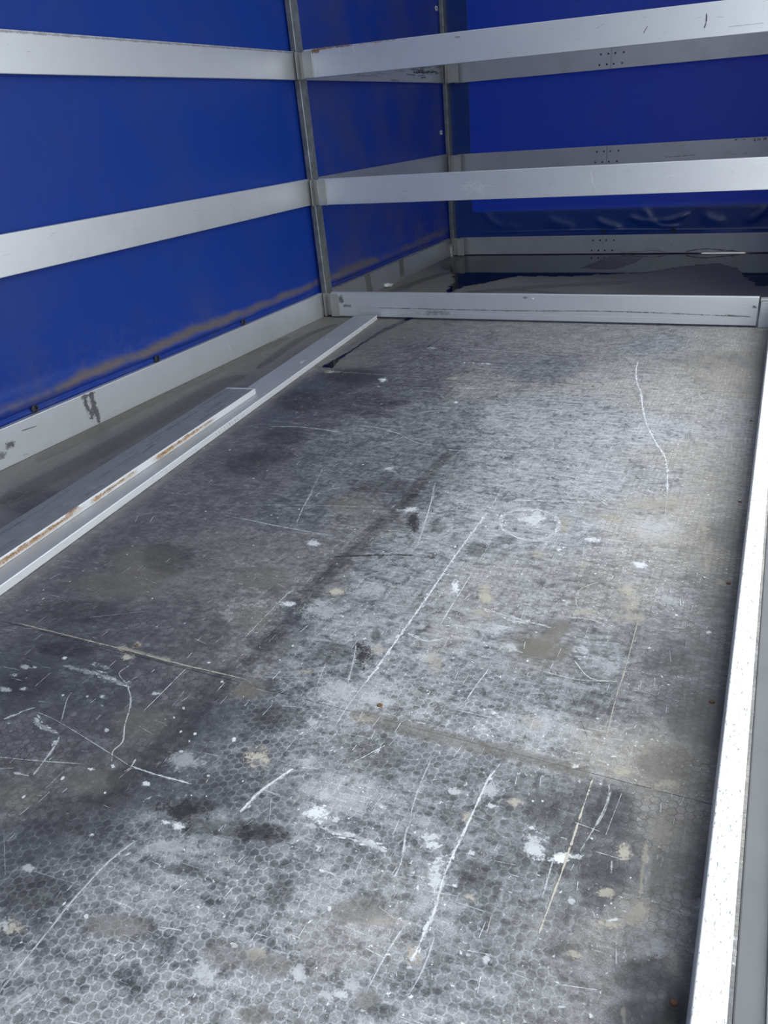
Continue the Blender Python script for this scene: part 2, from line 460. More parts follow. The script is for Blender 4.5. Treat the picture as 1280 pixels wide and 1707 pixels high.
MACRO=[
 (14,-2371,5,35,0),
 (-62,-1816,10,40,0),
 (-133,-1049,12,50,0),
 (25,-524,15,60,0),
 (133,-299,15,60,0),
 (521,-463,15,40,0),
 (551,-944,15,40,0),
 (773,-1309,6,0,0),
 (781,-1798,10,5,0),
 (877,-2168,12,10,0),
 (935,-1455,20,0,0),
 (934,-775,25,0,0),
 (1158,-510,35,10,0),
 (1430,-351,35,30,0),
 (1730,-314,40,20,0),
 (2034,-395,40,0,0),
 (2305,-359,35,40,0),
 (2444,-1011,30,60,0),
 (1128,-1246,20,0,0),
 (1390,-1199,40,20,0),
 (1597,-981,30,0,0),
 (1888,-1110,50,30,0),
 (2145,-1225,55,40,0),
 (2334,-1336,50,30,0),
 (1248,-1836,30,0,20),
 (1424,-1663,30,0,20),
 (1649,-1616,55,0,30),
 (1836,-1436,50,0,30),
 (1998,-1672,60,0,40),
 (2160,-1636,60,0,30),
 (2321,-1829,55,50,0),
 (2426,-2003,50,60,0),
 (1159,-2102,20,0,30),
 (1373,-2162,25,0,30),
 (1533,-2014,25,0,20),
 (1693,-1977,50,0,30),
 (1877,-2040,55,0,50),
 (2081,-2089,60,0,40),
 (2221,-2054,55,10,0),
 (2331,-2244,60,60,0),
 (994,-2459,15,10,0),
 (910,-2664,15,10,0),
 (888,-2909,12,10,0),
 (1258,-2528,20,0,10),
 (1439,-2480,25,10,10),
 (1547,-2364,18,0,10),
 (1720,-2406,55,0,20),
 (1896,-2440,55,0,60),
 (2066,-2433,55,0,30),
 (2222,-2391,65,40,0),
 (2338,-2431,60,50,0),
 (2431,-2473,40,60,0),
 (2483,-2698,20,30,0),
 (1067,-2997,15,25,20),
 (972,-3120,10,10,10),
 (899,-3231,15,10,0),
 (1146,-2836,12,20,30),
 (1332,-2819,20,20,20),
 (1539,-2859,25,10,10),
 (1645,-2829,40,0,20),
 (1752,-2765,50,0,20),
 (1929,-2806,50,20,20),
 (2083,-2818,45,10,10),
 (2217,-2778,40,30,0),
 (2314,-2693,50,30,0),
 (2400,-2723,35,20,0),
 (2437,-2955,20,15,0),
 (1062,-3316,8,0,0),
 (1215,-3243,10,5,0),
 (1369,-3196,12,10,0),
 (1450,-3092,30,25,0),
 (1563,-3057,25,0,0),
 (1708,-3090,45,0,40),
 (1814,-3058,50,0,40),
 (1918,-3025,50,20,50),
 (2034,-3037,50,0,40),
 (2138,-3027,35,30,20),
 (2258,-2989,35,0,20),
 (2350,-2938,25,10,10),
 (1116,-3443,6,0,0),
 (1266,-3438,8,0,0),
 (1393,-3397,10,5,0),
 (1493,-3322,15,10,0),
 (1569,-3275,30,10,40),
 (1681,-3261,30,0,60),
 (1794,-3203,45,0,70),
 (1908,-3145,40,0,70),
 (2049,-3164,35,0,60),
 (2169,-3145,35,0,50),
 (2286,-3127,30,0,20),
 (2393,-3073,20,10,10),
 (1257,-3580,12,5,0),
 (1377,-3558,10,5,0),
 (1481,-3505,10,10,0),
 (1575,-3437,6,0,10),
 (1658,-3390,15,0,40),
 (1754,-3340,45,0,80),
 (1861,-3285,50,10,90),
 (1967,-3289,50,10,90),
 (2095,-3301,45,0,90),
 (2210,-3297,50,10,80),
 (2318,-3293,45,50,50),
 (2402,-3296,40,60,40),
 (2473,-3302,30,50,0),
 (1386,-3705,18,15,0),
 (1461,-3649,12,15,0),
 (1578,-3624,10,0,10),
 (1680,-3619,12,0,30),
 (1725,-3494,25,0,60),
 (1829,-3475,40,0,60),
 (1913,-3539,60,0,60),
 (1900,-3418,35,10,60),
 (2012,-3397,30,0,60),
 (2134,-3418,30,0,50),
 (2240,-3412,25,0,30),
 (2309,-3444,12,0,10),
 (2359,-3399,20,0,10),
 (2414,-3380,25,40,10),
 (2475,-3412,20,50,0),
 (1473,-3790,10,0,20),
 (1553,-3749,15,0,30),
 (1660,-3724,35,0,50),
 (1757,-3690,40,0,50),
 (1817,-3656,20,0,50),
 (1899,-3640,40,0,60),
 (1993,-3607,35,0,60),
 (2057,-3559,40,0,60),
 (2158,-3549,30,0,50),
 (2248,-3518,25,0,30),
 (2325,-3516,12,0,10),
 (2398,-3514,10,0,10),
 (2441,-3499,30,30,0),
 (1557,-3884,20,0,50),
 (1640,-3843,35,0,70),
 (1738,-3819,45,0,80),
 (1813,-3769,45,0,80),
 (1896,-3728,35,0,80),
 (1990,-3706,50,0,80),
 (2077,-3675,40,10,60),
 (2137,-3653,50,0,50),
 (2198,-3608,25,0,40),
 (2289,-3599,30,0,40),
 (2360,-3595,20,0,20),
 (2429,-3592,50,60,10),
 (2466,-3557,30,20,0),
 (1652,-3975,40,0,90),
 (1721,-3931,45,0,100),
 (1804,-3900,40,0,100),
 (1896,-3885,50,0,100),
 (1966,-3841,50,0,90),
 (2033,-3787,50,30,80),
 (2102,-3751,50,20,70),
 (2167,-3728,40,0,50),
 (2231,-3705,30,0,50),
 (2310,-3676,30,10,50),
 (2388,-3647,40,40,40),
 (2453,-3643,35,20,10),
 (1739,-4007,45,10,100),
 (1894,-3949,45,10,100),
 (2008,-3907,50,10,100),
 (2116,-3858,50,0,80),
 (2184,-3815,40,0,70),
 (2253,-3772,35,0,70),
 (2330,-3752,35,10,60),
 (2402,-3717,30,20,40),
 (2463,-3712,12,0,10),
 (2501,-3715,5,0,0),
 (2488,-3135,10,20,0),
 (2501,-3489,10,20,0),
 (2476,-2393,20,40,0),
 (2474,-649,15,50,0),
 (178,1065,12,85,0),
 (695,869,12,80,0),
 (1321,798,10,75,0),
 (1833,1110,6,45,0),
 (2326,1324,3,20,0),
 (87,844,12,85,0),
 (626,1798,3,5,0),
 (1316,1785,3,5,0),
]
PUDDLE=[(535, -1084), (618, -1093), (580, -961), (555, -659), (555, -419), (593, -56), (631, 304), (555, 712), (579, 926), (664, 1013), (727, 1101), (784, 1235), (825, 1281), (1229, 1287), (1405, 1356), (1624, 1403), (1745, 1471), (1811, 1548), (1976, 1701), (2129, 1770), (2252, 1605), (2328, 1283), (2418, 975), (2544, 980), (2642, 2285), (2443, 2226), (1231, 2219), (87, 2211), (151, 1875), (77, 1780), (103, 1646), (252, 1479), (365, 1240), (427, 1072), (452, 943), (501, 710), (555, 264), (543, -58), (507, -314), (524, -597), (539, -758), (537, -879), (531, -969)]
ISLAND=[(1225, 1627), (1289, 1874), (1330, 2119), (1582, 2109), (1555, 1826), (1460, 1570), (1382, 1547)]

# ---------------------------------------------------------------- node helpers
class NT:
    def __init__(s, name):
        s.m = bpy.data.materials.new(name); s.m.use_nodes = True
        s.t = s.m.node_tree; s.t.nodes.clear()
        s.out = s.t.nodes.new('ShaderNodeOutputMaterial')
    def n(s, typ, **kw):
        nd = s.t.nodes.new('ShaderNode' + typ)
        for k, v in kw.items(): setattr(nd, k, v)
        return nd
    def put(s, sock, v):
        if v is None: return
        if isinstance(v, bpy.types.NodeSocket): s.t.links.new(v, sock)
        elif isinstance(v, (tuple, list)) and sock.type == 'RGBA' and len(v) == 3: sock.default_value = (*v, 1)
        else: sock.default_value = v
    def math(s, op, a, b=None, c=None, clamp=False):
        nd = s.n('Math', operation=op, use_clamp=clamp)
        s.put(nd.inputs[0], a); s.put(nd.inputs[1], b); s.put(nd.inputs[2], c)
        return nd.outputs[0]
    def vm(s, op, a, b=None):
        nd = s.n('VectorMath', operation=op); s.put(nd.inputs[0], a); s.put(nd.inputs[1], b)
        return nd.outputs['Value'] if op in ('DOT_PRODUCT', 'LENGTH') else nd.outputs[0]
    def mix(s, f, a, b, blend='MIX'):
        nd = s.n('MixRGB', blend_type=blend); s.put(nd.inputs[0], f); s.put(nd.inputs[1], a); s.put(nd.inputs[2], b)
        return nd.outputs[0]
    def noise(s, vec, scale, detail=4, rough=.55, sc3=None, dist=0):
        if sc3 is not None: vec = s.vm('MULTIPLY', vec, sc3)
        nd = s.n('TexNoise'); s.put(nd.inputs['Vector'], vec); s.put(nd.inputs['Scale'], scale)
        s.put(nd.inputs['Detail'], detail); s.put(nd.inputs['Roughness'], rough); s.put(nd.inputs['Distortion'], dist)
        return nd.outputs[0]
    def ss(s, x, lo, hi, a=0., b=1.):
        nd = s.n('MapRange', interpolation_type='SMOOTHSTEP'); s.put(nd.inputs[0], x)
        s.put(nd.inputs[1], lo); s.put(nd.inputs[2], hi); s.put(nd.inputs[3], a); s.put(nd.inputs[4], b)
        return nd.outputs[0]
    def bump(s, h, strength, dist=.001, nrm=None):
        nd = s.n('Bump'); s.put(nd.inputs['Height'], h); s.put(nd.inputs['Strength'], strength); s.put(nd.inputs['Distance'], dist)
        if nrm is not None: s.put(nd.inputs['Normal'], nrm)
        return nd.outputs[0]
    def bsdf(s, col, rough=.5, metal=0., nrm=None, spec=.5, coat=None):
        nd = s.n('BsdfPrincipled'); s.put(nd.inputs['Base Color'], col); s.put(nd.inputs['Roughness'], rough)
        s.put(nd.inputs['Metallic'], metal); s.put(nd.inputs['Specular IOR Level'], spec)
        if nrm is not None: s.put(nd.inputs['Normal'], nrm)
        return nd.outputs[0]
    def fin(s, sh): s.t.links.new(sh, s.out.inputs[0]); return s.m

def pos(t): return t.n('NewGeometry').outputs['Position']
def obj_co(t): return t.n('TexCoord').outputs['Object']

# ---------------------------------------------------------------- materials
def mat_floor():
    t = NT('hexagon_plywood')
    P = pos(t)
    sx = t.n('SeparateXYZ'); t.put(sx.inputs[0], P); X, Y = sx.outputs[0], sx.outputs[1]
    at = t.n('Attribute', attribute_name='macro', attribute_type='GEOMETRY')
    sp = t.n('SeparateColor'); t.put(sp.inputs[0], at.outputs['Color']); wear, tan, hexl = sp.outputs[0], sp.outputs[1], sp.outputs[2]
    # hexagon lattice, 16 mm pitch, neighbours along y
    pitch = .016
    cq = t.n('CombineXYZ'); t.put(cq.inputs[0], t.math('ADD', t.math('DIVIDE', Y, pitch), 1000.)); t.put(cq.inputs[1], t.math('ADD', t.math('DIVIDE', X, pitch), 1000 * math.sqrt(3))); t.put(cq.inputs[2], 0.)
    q = cq.outputs[0]; r = (1., math.sqrt(3), 1.); h = (.5, math.sqrt(3) / 2, 0.)
    a = t.vm('SUBTRACT', t.vm('MODULO', q, r), h)
    b = t.vm('SUBTRACT', t.vm('MODULO', t.vm('SUBTRACT', q, h), r), h)
    la, lb = t.vm('LENGTH', a), t.vm('LENGTH', b)
    sel = t.math('LESS_THAN', la, lb)
    mx = t.n('Mix', data_type='VECTOR'); t.put(mx.inputs[0], sel); t.put(mx.inputs[4], b); t.put(mx.inputs[5], a)
    g = mx.outputs[1]
    ga = t.vm('ABSOLUTE', g); gs = t.n('SeparateXYZ'); t.put(gs.inputs[0], ga)
    d = t.math('MAXIMUM', gs.outputs[0], t.math('ADD', t.math('MULTIPLY', gs.outputs[0], .5), t.math('MULTIPLY', gs.outputs[1], .8660254)))
    fine = t.noise(P, 420., 3, .6)
    dd = t.math('ADD', d, t.math('MULTIPLY', t.math('SUBTRACT', fine, .5), .10))
    groove = t.ss(dd, .385, .44)
    gthin = t.ss(dd, .43, .48)
    cid = t.vm('SUBTRACT', q, g); wnz = t.n('TexWhiteNoise', noise_dimensions='2D')
    t.put(wnz.inputs['Vector'], t.vm('MULTIPLY', cid, (3.1, 2.7, 1.))); cell = wnz.outputs[0]
    # wear
    n1 = t.noise(P, 9., 7, .72)
    n2 = t.noise(P, 1., 6, .7, (9., 60., 1.))
    n3 = t.noise(P, 1., 6, .7, (70., 10., 1.))
    n4 = t.noise(P, 60., 6, .75)
    n5 = t.noise(P, 28., 5, .7, None, 1.2)
    v = t.math('MULTIPLY', wear, 1.12)
    amp = t.math('ADD', .30, t.math('MULTIPLY', wear, 1.5))
    dev = t.math('ADD', t.math('MULTIPLY', t.math('SUBTRACT', n1, .5), 1.0), t.math('ADD', t.math('MULTIPLY', t.math('SUBTRACT', n2, .5), 1.3), t.math('MULTIPLY', t.math('SUBTRACT', n3, .5), .45)))
    dev = t.math('ADD', dev, t.math('ADD', t.math('MULTIPLY', t.math('SUBTRACT', n4, .5), 1.35), t.math('MULTIPLY', t.math('SUBTRACT', n5, .5), 1.6)))
    v = t.math('ADD', v, t.math('MULTIPLY', dev, amp), clamp=True)
    v = t.math('ADD', v, t.math('MULTIPLY', t.math('SUBTRACT', cell, .5), .12), clamp=True)
    v = t.ss(v, -.07, 1.02)
    dark = t.mix(n5, (.030, .031, .035), (.060, .062, .068))
    dust = (.285, .292, .305)
    col = t.mix(v, dark, dust)
    tn = t.math('MULTIPLY', tan, t.ss(t.math('ADD', n1, t.math('MULTIPLY', n3, .4)), .40, .85, .35, 1.3), clamp=True)
    col = t.mix(t.math('MULTIPLY', tn, .78, clamp=True), col, t.mix(n4, (.16, .145, .115), (.37, .34, .285)))
    # grooves filled with light dust, or left dark
    gl = t.math('MULTIPLY', groove, t.math('MULTIPLY', hexl, t.ss(t.math('ADD', n5, t.math('MULTIPLY', n1, .5)), .50, .92, .08, 1.)), clamp=True)
    col = t.mix(t.math('MULTIPLY', t.math('MULTIPLY', gl, t.math('SUBTRACT', 1., t.math('MULTIPLY', tan, .7), clamp=True)), .85), col, t.mix(n4, (.26, .28, .30), (.46, .48, .50)))
    gd = t.math('MULTIPLY', gthin, t.math('MULTIPLY', t.math('SUBTRACT', 1., hexl), t.ss(n1, .38, .6)), clamp=True)
    col = t.mix(t.math('MULTIPLY', gd, .6), col, (.016, .016, .018))
    # crisp scrape marks: across, along and blotchy
    sA = t.noise(P, 1., 9, .78, (12., 105., 1.)); sB = t.noise(P, 1., 9, .78, (120., 13., 1.)); sC = t.noise(P, 52., 9, .8, None, 1.)
    gate = t.math('ADD', t.math('MULTIPLY', wear, .24), t.math('MULTIPLY', t.math('SUBTRACT', n1, .5), .22))
    def sc(n, base, w): return t.ss(t.math('ADD', n, gate), base, base + w)
    wm = t.math('MAXIMUM', t.math('MAXIMUM', sc(sA, .675, .08), t.math('MULTIPLY', sc(sB, .69, .08), .8)), sc(sC, .70, .09))
    col = t.mix(t.math('MULTIPLY', wm, .62), col, t.mix(tan, (.46, .47, .485), (.40, .37, .31)))
    dk = t.math('MULTIPLY', t.ss(t.math('ADD', t.noise(P, 1., 7, .75, (20., 60., 1.)), t.math('MULTIPLY', gate, -.35)), .56, .66), .55)
    col = t.mix(dk, col, (.032, .033, .037))
    n6 = t.noise(P, 130., 2, .5, None, .6)
    fl = t.math('MULTIPLY', t.ss(n6, .67, .72), t.ss(t.math('ADD', wear, t.math('SUBTRACT', n1, .5)), .06, .5), clamp=True)
    col = t.mix(t.math('MULTIPLY', fl, .85), col, (.60, .62, .63))
    gr = t.n('MixRGB', blend_type='MULTIPLY'); t.put(gr.inputs[0], 1.); t.put(gr.inputs[1], col)
    gv = t.ss(fine, .25, .75, .72, 1.28); cg = t.n('CombineXYZ'); [t.put(cg.inputs[i], gv) for i in range(3)]
    t.put(gr.inputs[2], cg.outputs[0]); col = gr.outputs[0]
    rough = t.math('ADD', .36, t.math('MULTIPLY', v, .34))
    rough = t.math('ADD', rough, t.math('MULTIPLY', tn, .3), clamp=True)
    hgt = t.math('ADD', t.math('MULTIPLY', groove, -1.), t.math('MULTIPLY', n4, .5))
    return t.fin(t.bsdf(col, rough, 0, t.bump(hgt, .35, .0012), .45))

def mat_marks(name, rough=.75, grain=170., soft=False):
    t = NT(name); P = pos(t)
    uv = t.n('TexCoord').outputs['UV']; d = t.vm('LENGTH', uv)
    at = t.n('Attribute', attribute_name='mark', attribute_type='GEOMETRY')
    nz = t.noise(P, grain, 5, .75); n2 = t.noise(P, grain * .22, 4, .65)
    e = t.math('SUBTRACT', 1., d)
    e = t.math('ADD', e, t.math('ADD', t.math('MULTIPLY', t.math('SUBTRACT', nz, .5), 2.4), t.math('MULTIPLY', t.math('SUBTRACT', n2, .5), 2.4)))
    al = t.math('MULTIPLY', t.ss(e, .22, .75), t.ss(d, 1.0, .8), clamp=True)
    if soft: al = t.math('MULTIPLY', t.ss(d, 1.0, .45), t.math('ADD', .35, t.math('MULTIPLY', t.math('ADD', t.math('MULTIPLY', nz, .6), n2), .85)), clamp=True)
    al = t.math('MULTIPLY', al, at.outputs['Alpha'], clamp=True)
    tr = t.n('BsdfTransparent').outputs[0]
    sh = t.n('MixShader'); t.put(sh.inputs[0], al); t.put(sh.inputs[1], tr); t.put(sh.inputs[2], t.bsdf(at.outputs['Color'], rough, 0, None, .3))
    return t.fin(sh.outputs[0])

def mat_alu(name, base=(.66, .685, .71), metal=.72, r0=.36, r1=.52, dirt=.25, speck=0.):
    t = NT(name); O = obj_co(t); P = pos(t)
    s1 = t.noise(O, 1., 5, .6, (1.5, 120., 120.)); n1 = t.noise(P, 5., 6, .65); n2 = t.noise(P, 45., 5, .7)
    col = t.mix(t.math('MULTIPLY', t.ss(n1, .45, .75), dirt), base, (base[0] * .72, base[1] * .70, base[2] * .67))
    col = t.mix(t.math('MULTIPLY', t.ss(n2, .58, .75), dirt * .8), col, (base[0] * .8, base[1] * .8, base[2] * .8))
    if speck:
        n3 = t.noise(P, 1., 4, .8, (300., 90., 300.))
        col = t.mix(t.math('MULTIPLY', t.ss(n3, .55, .63), speck), col, (.075, .08, .085))
    rough = t.math('ADD', r0, t.math('MULTIPLY', t.math('ADD', t.math('MULTIPLY', s1, .5), t.math('MULTIPLY', n1, .5)), r1 - r0))
    return t.fin(t.bsdf(col, rough, metal, t.bump(s1, .06, .0006), .5))

def mat_zinc():
    t = NT('galvanised_steel'); P = pos(t)
    n1 = t.noise(P, 14., 6, .7); n2 = t.noise(P, 60., 4, .6); n3 = t.noise(P, 1., 4, .6, (90., 90., 5.))
    col = t.mix(t.ss(n1, .35, .7), (.21, .225, .215), (.34, .36, .35))
    col = t.mix(t.math('MULTIPLY', t.ss(n2, .6, .75), .6), col, (.12, .115, .10))
    return t.fin(t.bsdf(col, t.math('ADD', .3, t.math('MULTIPLY', n3, .3)), .6, t.bump(n2, .08, .0005), .5))

def mat_tarp(name, base=(.0075, .036, .30), trans=.45, dirt=True, rough=.42, dz=.195):
    t = NT(name); P = pos(t)
    sx = t.n('SeparateXYZ'); t.put(sx.inputs[0], P)
    n1 = t.noise(P, 3., 5, .6); n2 = t.noise(P, 1., 5, .65, (3., 3., .7)); nf = t.noise(P, 900., 1, .5)
    n4 = t.noise(P, 25., 6, .7)
    col = t.mix(t.math('MULTIPLY', t.ss(n2, .42, .75), .22), base, (base[0] * 2.2 + .012, base[1] * 1.25 + .01, base[2] * .72))
    col = t.mix(t.math('MULTIPLY', t.ss(t.math('ADD', n1, t.math('MULTIPLY', n4, .25)), .55, .85), .22), col, (.035, .045, .085))
    hz = t.math('MULTIPLY', t.ss(t.math('ADD', n1, t.math('MULTIPLY', n4, .3)), .42, .85), .42)
    if dirt:
        col = t.mix(t.math('MULTIPLY', hz, t.ss(sx.outputs[1], -.05, .1)), col, (.075, .075, .09))
        zc = t.math('ADD', dz - .035, t.math('MULTIPLY', t.noise(P, 2.6, 4, .6), .075))
        bd = t.math('ABSOLUTE', t.math('SUBTRACT', sx.outputs[2], zc))
        w = t.math('ADD', .016, t.math('MULTIPLY', n4, .012))
        m = t.ss(t.math('DIVIDE', bd, w), 1.5, .0)
        m = t.math('MULTIPLY', m, t.ss(t.math('ADD', t.noise(P, 2.5, 3, .6), t.math('MULTIPLY', n4, .15)), .38, .60), clamp=True)
        col = t.mix(t.math('MULTIPLY', m, .85), col, (.13, .107, .055))
        low = t.math('MULTIPLY', t.ss(sx.outputs[2], .50, .16), t.ss(t.math('ADD', n4, t.math('MULTIPLY', n2, .6)), .72, 1.05), clamp=True)
        low = t.math('MULTIPLY', low, t.ss(sx.outputs[1], .6, 1.7, .25, 1.), clamp=True)
        col = t.mix(t.math('MULTIPLY', low, .55), col, (.15, .12, .09))
    p = t.bsdf(col, rough, 0, t.bump(t.math('ADD', t.math('MULTIPLY', nf, .5), n4), .08, .0006), .22 if dirt else .5)
    tc = (base[0] * .35, base[1] * .55, base[2] * 1.4) if base[0] < .1 else base
    if trans <= 0: return t.fin(p)
    tl = t.n('BsdfTranslucent'); t.put(tl.inputs[0], t.mix(.0, tc, (0, 0, 0)))
    sh = t.n('MixShader'); t.put(sh.inputs[0], trans); t.put(sh.inputs[1], p); t.put(sh.inputs[2], tl.outputs[0])
    return t.fin(sh.outputs[0])

def mat_plain(name, col, rough=.6, metal=0., var=.2, scale=20.):
    t = NT(name); P = pos(t); n = t.noise(P, scale, 5, .6)
    c = t.mix(n, tuple(x * (1 - var) for x in col), tuple(min(1, x * (1 + var)) for x in col))
    return t.fin(t.bsdf(c, rough, metal))

def mat_water():
    t = NT('standing_water'); P = pos(t)
    fr = t.n('Fresnel'); fr.inputs['IOR'].default_value = 1.33
    tr = t.n('BsdfTransparent'); t.put(tr.inputs[0], (.20, .205, .22))
    gl = t.n('BsdfGlossy'); t.put(gl.inputs['Roughness'], .035); t.put(gl.inputs['Color'], (1., 1., 1.))
    t.put(gl.inputs['Normal'], t.bump(t.noise(P, 5., 2, .5), .03, .004))
    sh = t.n('MixShader'); t.put(sh.inputs[0], fr.outputs[0]); t.put(sh.inputs[1], tr.outputs[0]); t.put(sh.inputs[2], gl.outputs[0])
    return t.fin(sh.outputs[0])

M_FLOOR = mat_floor(); M_MARK = mat_marks('floor_scratches_and_stains'); M_SMEAR = mat_marks('smears_on_aluminium', .55, 110.); M_GRIME = mat_marks('soft_grime', .5, 90., True)
M_BOARD = mat_alu('aluminium_board'); M_DULL = mat_alu('dull_aluminium_board', (.50, .515, .53), .7, .36, .5, .4)
M_SIDE = mat_alu('worn_aluminium_board', (.66, .68, .69), .35, .4, .6, .1, .8)
M_LOOSE = mat_alu('loose_aluminium_board', (.70, .72, .74), .4, .32, .48, .25); M_LIP = mat_alu('board_pocket_metal', (.42, .425, .41), .65, .38, .55, .5)
M_ZINC = mat_zinc()
M_TARP = mat_tarp('blue_tarpaulin', (.0055, .034, .215), .05); M_FRONT = mat_tarp('blue_front_tarpaulin', (.006, .033, .225), .11, False, .42)
M_HEM = mat_tarp('doubled_blue_tarpaulin', (.007, .034, .15), .03, False, .27)
M_DARK = mat_plain('dark_steel', (.035, .035, .038), .5, .5); M_RIVET = mat_plain('rivet_steel', (.075, .075, .085), .45, .6)
M_SILL = mat_plain('grey_painted_steel', (.075, .08, .085), .6, .0, .25, 9.); M_EDGE = mat_alu('sill_edge_metal', (.62, .66, .70), .5, .35, .5, .2)
M_RUST = mat_plain('rusty_screw', (.13, .075, .045), .8, .2, .5, 200.); M_WHITE = mat_plain('white_plastic', (.68, .69, .66), .5, 0, .1, 60.)
M_WATER = mat_water(); M_GROUND = mat_plain('concrete_yard', (.33, .32, .30), .9, 0, .2, 2.)
M_ROOF = mat_tarp('pale_roof_tarpaulin', (.31, .33, .35), .33, False, .5)

# ---------------------------------------------------------------- mesh helpers
def link(name, me, mats, parent=None, loc=None, rot=None):
    o = bpy.data.objects.new(name, me); COL.objects.link(o)
    for m in (mats if isinstance(mats, (list, tuple)) else [mats]): me.materials.append(m)
    if parent is not None: o.parent = parent
    if loc is not None: o.location = loc
    if rot is not None: o.rotation_euler = rot
    return o
def done(bm, name, mats, parent=None, loc=None, rot=None, smooth=False):
    bmesh.ops.recalc_face_normals(bm, faces=[f for f in bm.faces if f.material_index == 0])
    me = bpy.data.meshes.new(name); bm.to_mesh(me); bm.free()
    if smooth:
        for p in me.polygons: p.use_smooth = True
    return link(name, me, mats, parent, loc, rot)
def box(bm, a, b, bev=0., seg=2):
    c = [(x + y) / 2 for x, y in zip(a, b)]; s = [abs(y - x) for x, y in zip(a, b)]
    r = bmesh.ops.create_cube(bm, size=1, matrix=Matrix.Translation(c) @ Matrix.Diagonal((*s, 1)))
    if bev > 0:
        es = {e for v in r['verts'] for e in v.link_edges}
        bmesh.ops.bevel(bm, geom=list(es), offset=bev, segments=seg, profile=.5, affect='EDGES')
def cyl(bm, p, r, depth, axis='z', seg=20, r2=None):
    rot = {'z': Matrix(), 'x': Matrix.Rotation(math.pi / 2, 4, 'Y'), 'y': Matrix.Rotation(math.pi / 2, 4, 'X')}[axis]
    bmesh.ops.create_cone(bm, cap_ends=True, segments=seg, radius1=r, radius2=r if r2 is None else r2, depth=depth, matrix=Matrix.Translation(p) @ rot)
def torus(bm, p, R, r, axis='x', n=20, k=8):
    vs = []
    for i in range(n):
        a = 2 * math.pi * i / n; row = []
        for j in range(k):
            b = 2 * math.pi * j / k; q = ((R + r * math.cos(b)) * math.cos(a), (R + r * math.cos(b)) * math.sin(a), r * math.sin(b))
            q = {'x': (q[2], q[0], q[1]), 'y': (q[0], q[2], q[1]), 'z': q}[axis]
            row.append(bm.verts.new(Vector(q) + Vector(p)))
        vs.append(row)
    for i in range(n):
        for j in range(k): bm.faces.new((vs[i][j], vs[(i + 1) % n][j], vs[(i + 1) % n][(j + 1) % k], vs[i][(j + 1) % k]))
def empty(name, label, cat, loc=(0, 0, 0), group=None):
    o = bpy.data.objects.new(name, None); COL.objects.link(o); o.location = loc; o.empty_display_size = .1
    return tag(o, label, cat, group)
def tag(o, label, cat, group=None):
    o['label'] = label; o['category'] = cat
    if group: o['group'] = group
    return o
def struct(o): o['kind'] = 'structure'; return o

MCOL = {'W': (.60, .62, .64), 'T': (.42, .395, .34), 'D': (.026, .027, .031), 'B': (.185, .175, .155), 'K': (.10, .105, .11), 'R': (.42, .245, .095), 'r': (.27, .15, .085), 'L': (.74, .76, .78), 'N': (.03, .03, .045)}
class Marks:
    """flat worn or dirty patches that lie on a surface, kept inside that surface's own mesh"""
    def __init__(s, bm, f, step=.0000012, base=.00025, mi=1):
        s.bm, s.f, s.k, s.step, s.base, s.mi = bm, f, 0, step, base, mi
        s.uv = bm.loops.layers.uv.get('UVMap') or bm.loops.layers.uv.new('UVMap')
        s.cl = bm.loops.layers.float_color.get('mark') or bm.loops.layers.float_color.new('mark')
    def quad(s, pts, uvs, col, al):
        f = s.bm.faces.new([s.bm.verts.new(s.f(p[0], p[1], s.base + s.k * s.step)) for p in pts]); f.material_index = s.mi
        f.normal_update()
        for l, q, a in zip(f.loops, uvs, al): l[s.uv].uv = q; l[s.cl] = (*MCOL[col], a)
    def line(s, pts, w, col, st, taper=True):
        P = [np.array(p, float) for p in pts]; s.k += 1
        if len(P) > 2:
            Q = []
            for i in range(len(P) - 1):
                p0, p1, p2, p3 = P[max(i - 1, 0)], P[i], P[i + 1], P[min(i + 2, len(P) - 1)]
                for u in (0, .25, .5, .75):
                    Q.append(.5 * ((2 * p1) + (p2 - p0) * u + (2 * p0 - 5 * p1 + 4 * p2 - p3) * u * u + (3 * p1 - p0 - 3 * p2 + p3) * u ** 3))
            P = Q + [P[-1]]
        n = len(P); L = []
        for i in range(n):
            d = P[min(i + 1, n - 1)] - P[max(i - 1, 0)]; d = d / (np.linalg.norm(d) + 1e-9)
            L.append(np.array((-d[1], d[0])))
        for i in range(n - 1):
            wa = w * (.45 if taper and i == 0 else 1); wb_ = w * (.45 if taper and i == n - 2 else 1)
            s.quad([P[i] - L[i] * wa, P[i + 1] - L[i + 1] * wb_, P[i + 1] + L[i + 1] * wb_, P[i] + L[i] * wa], [(-1, 0), (-1, 0), (1, 0), (1, 0)], col, [st] * 4)
    def blob(s, c, a, b, col, st):
        c, a, b = (np.array(v, float) for v in (c, a, b)); s.k += 1
        if a[0] * b[1] - a[1] * b[0] < 0: b = -b
        s.quad([c - a - b, c + a - b, c + a + b, c - a + b], [(-1, -1), (1, -1), (1, 1), (-1, 1)], col, [st] * 4)

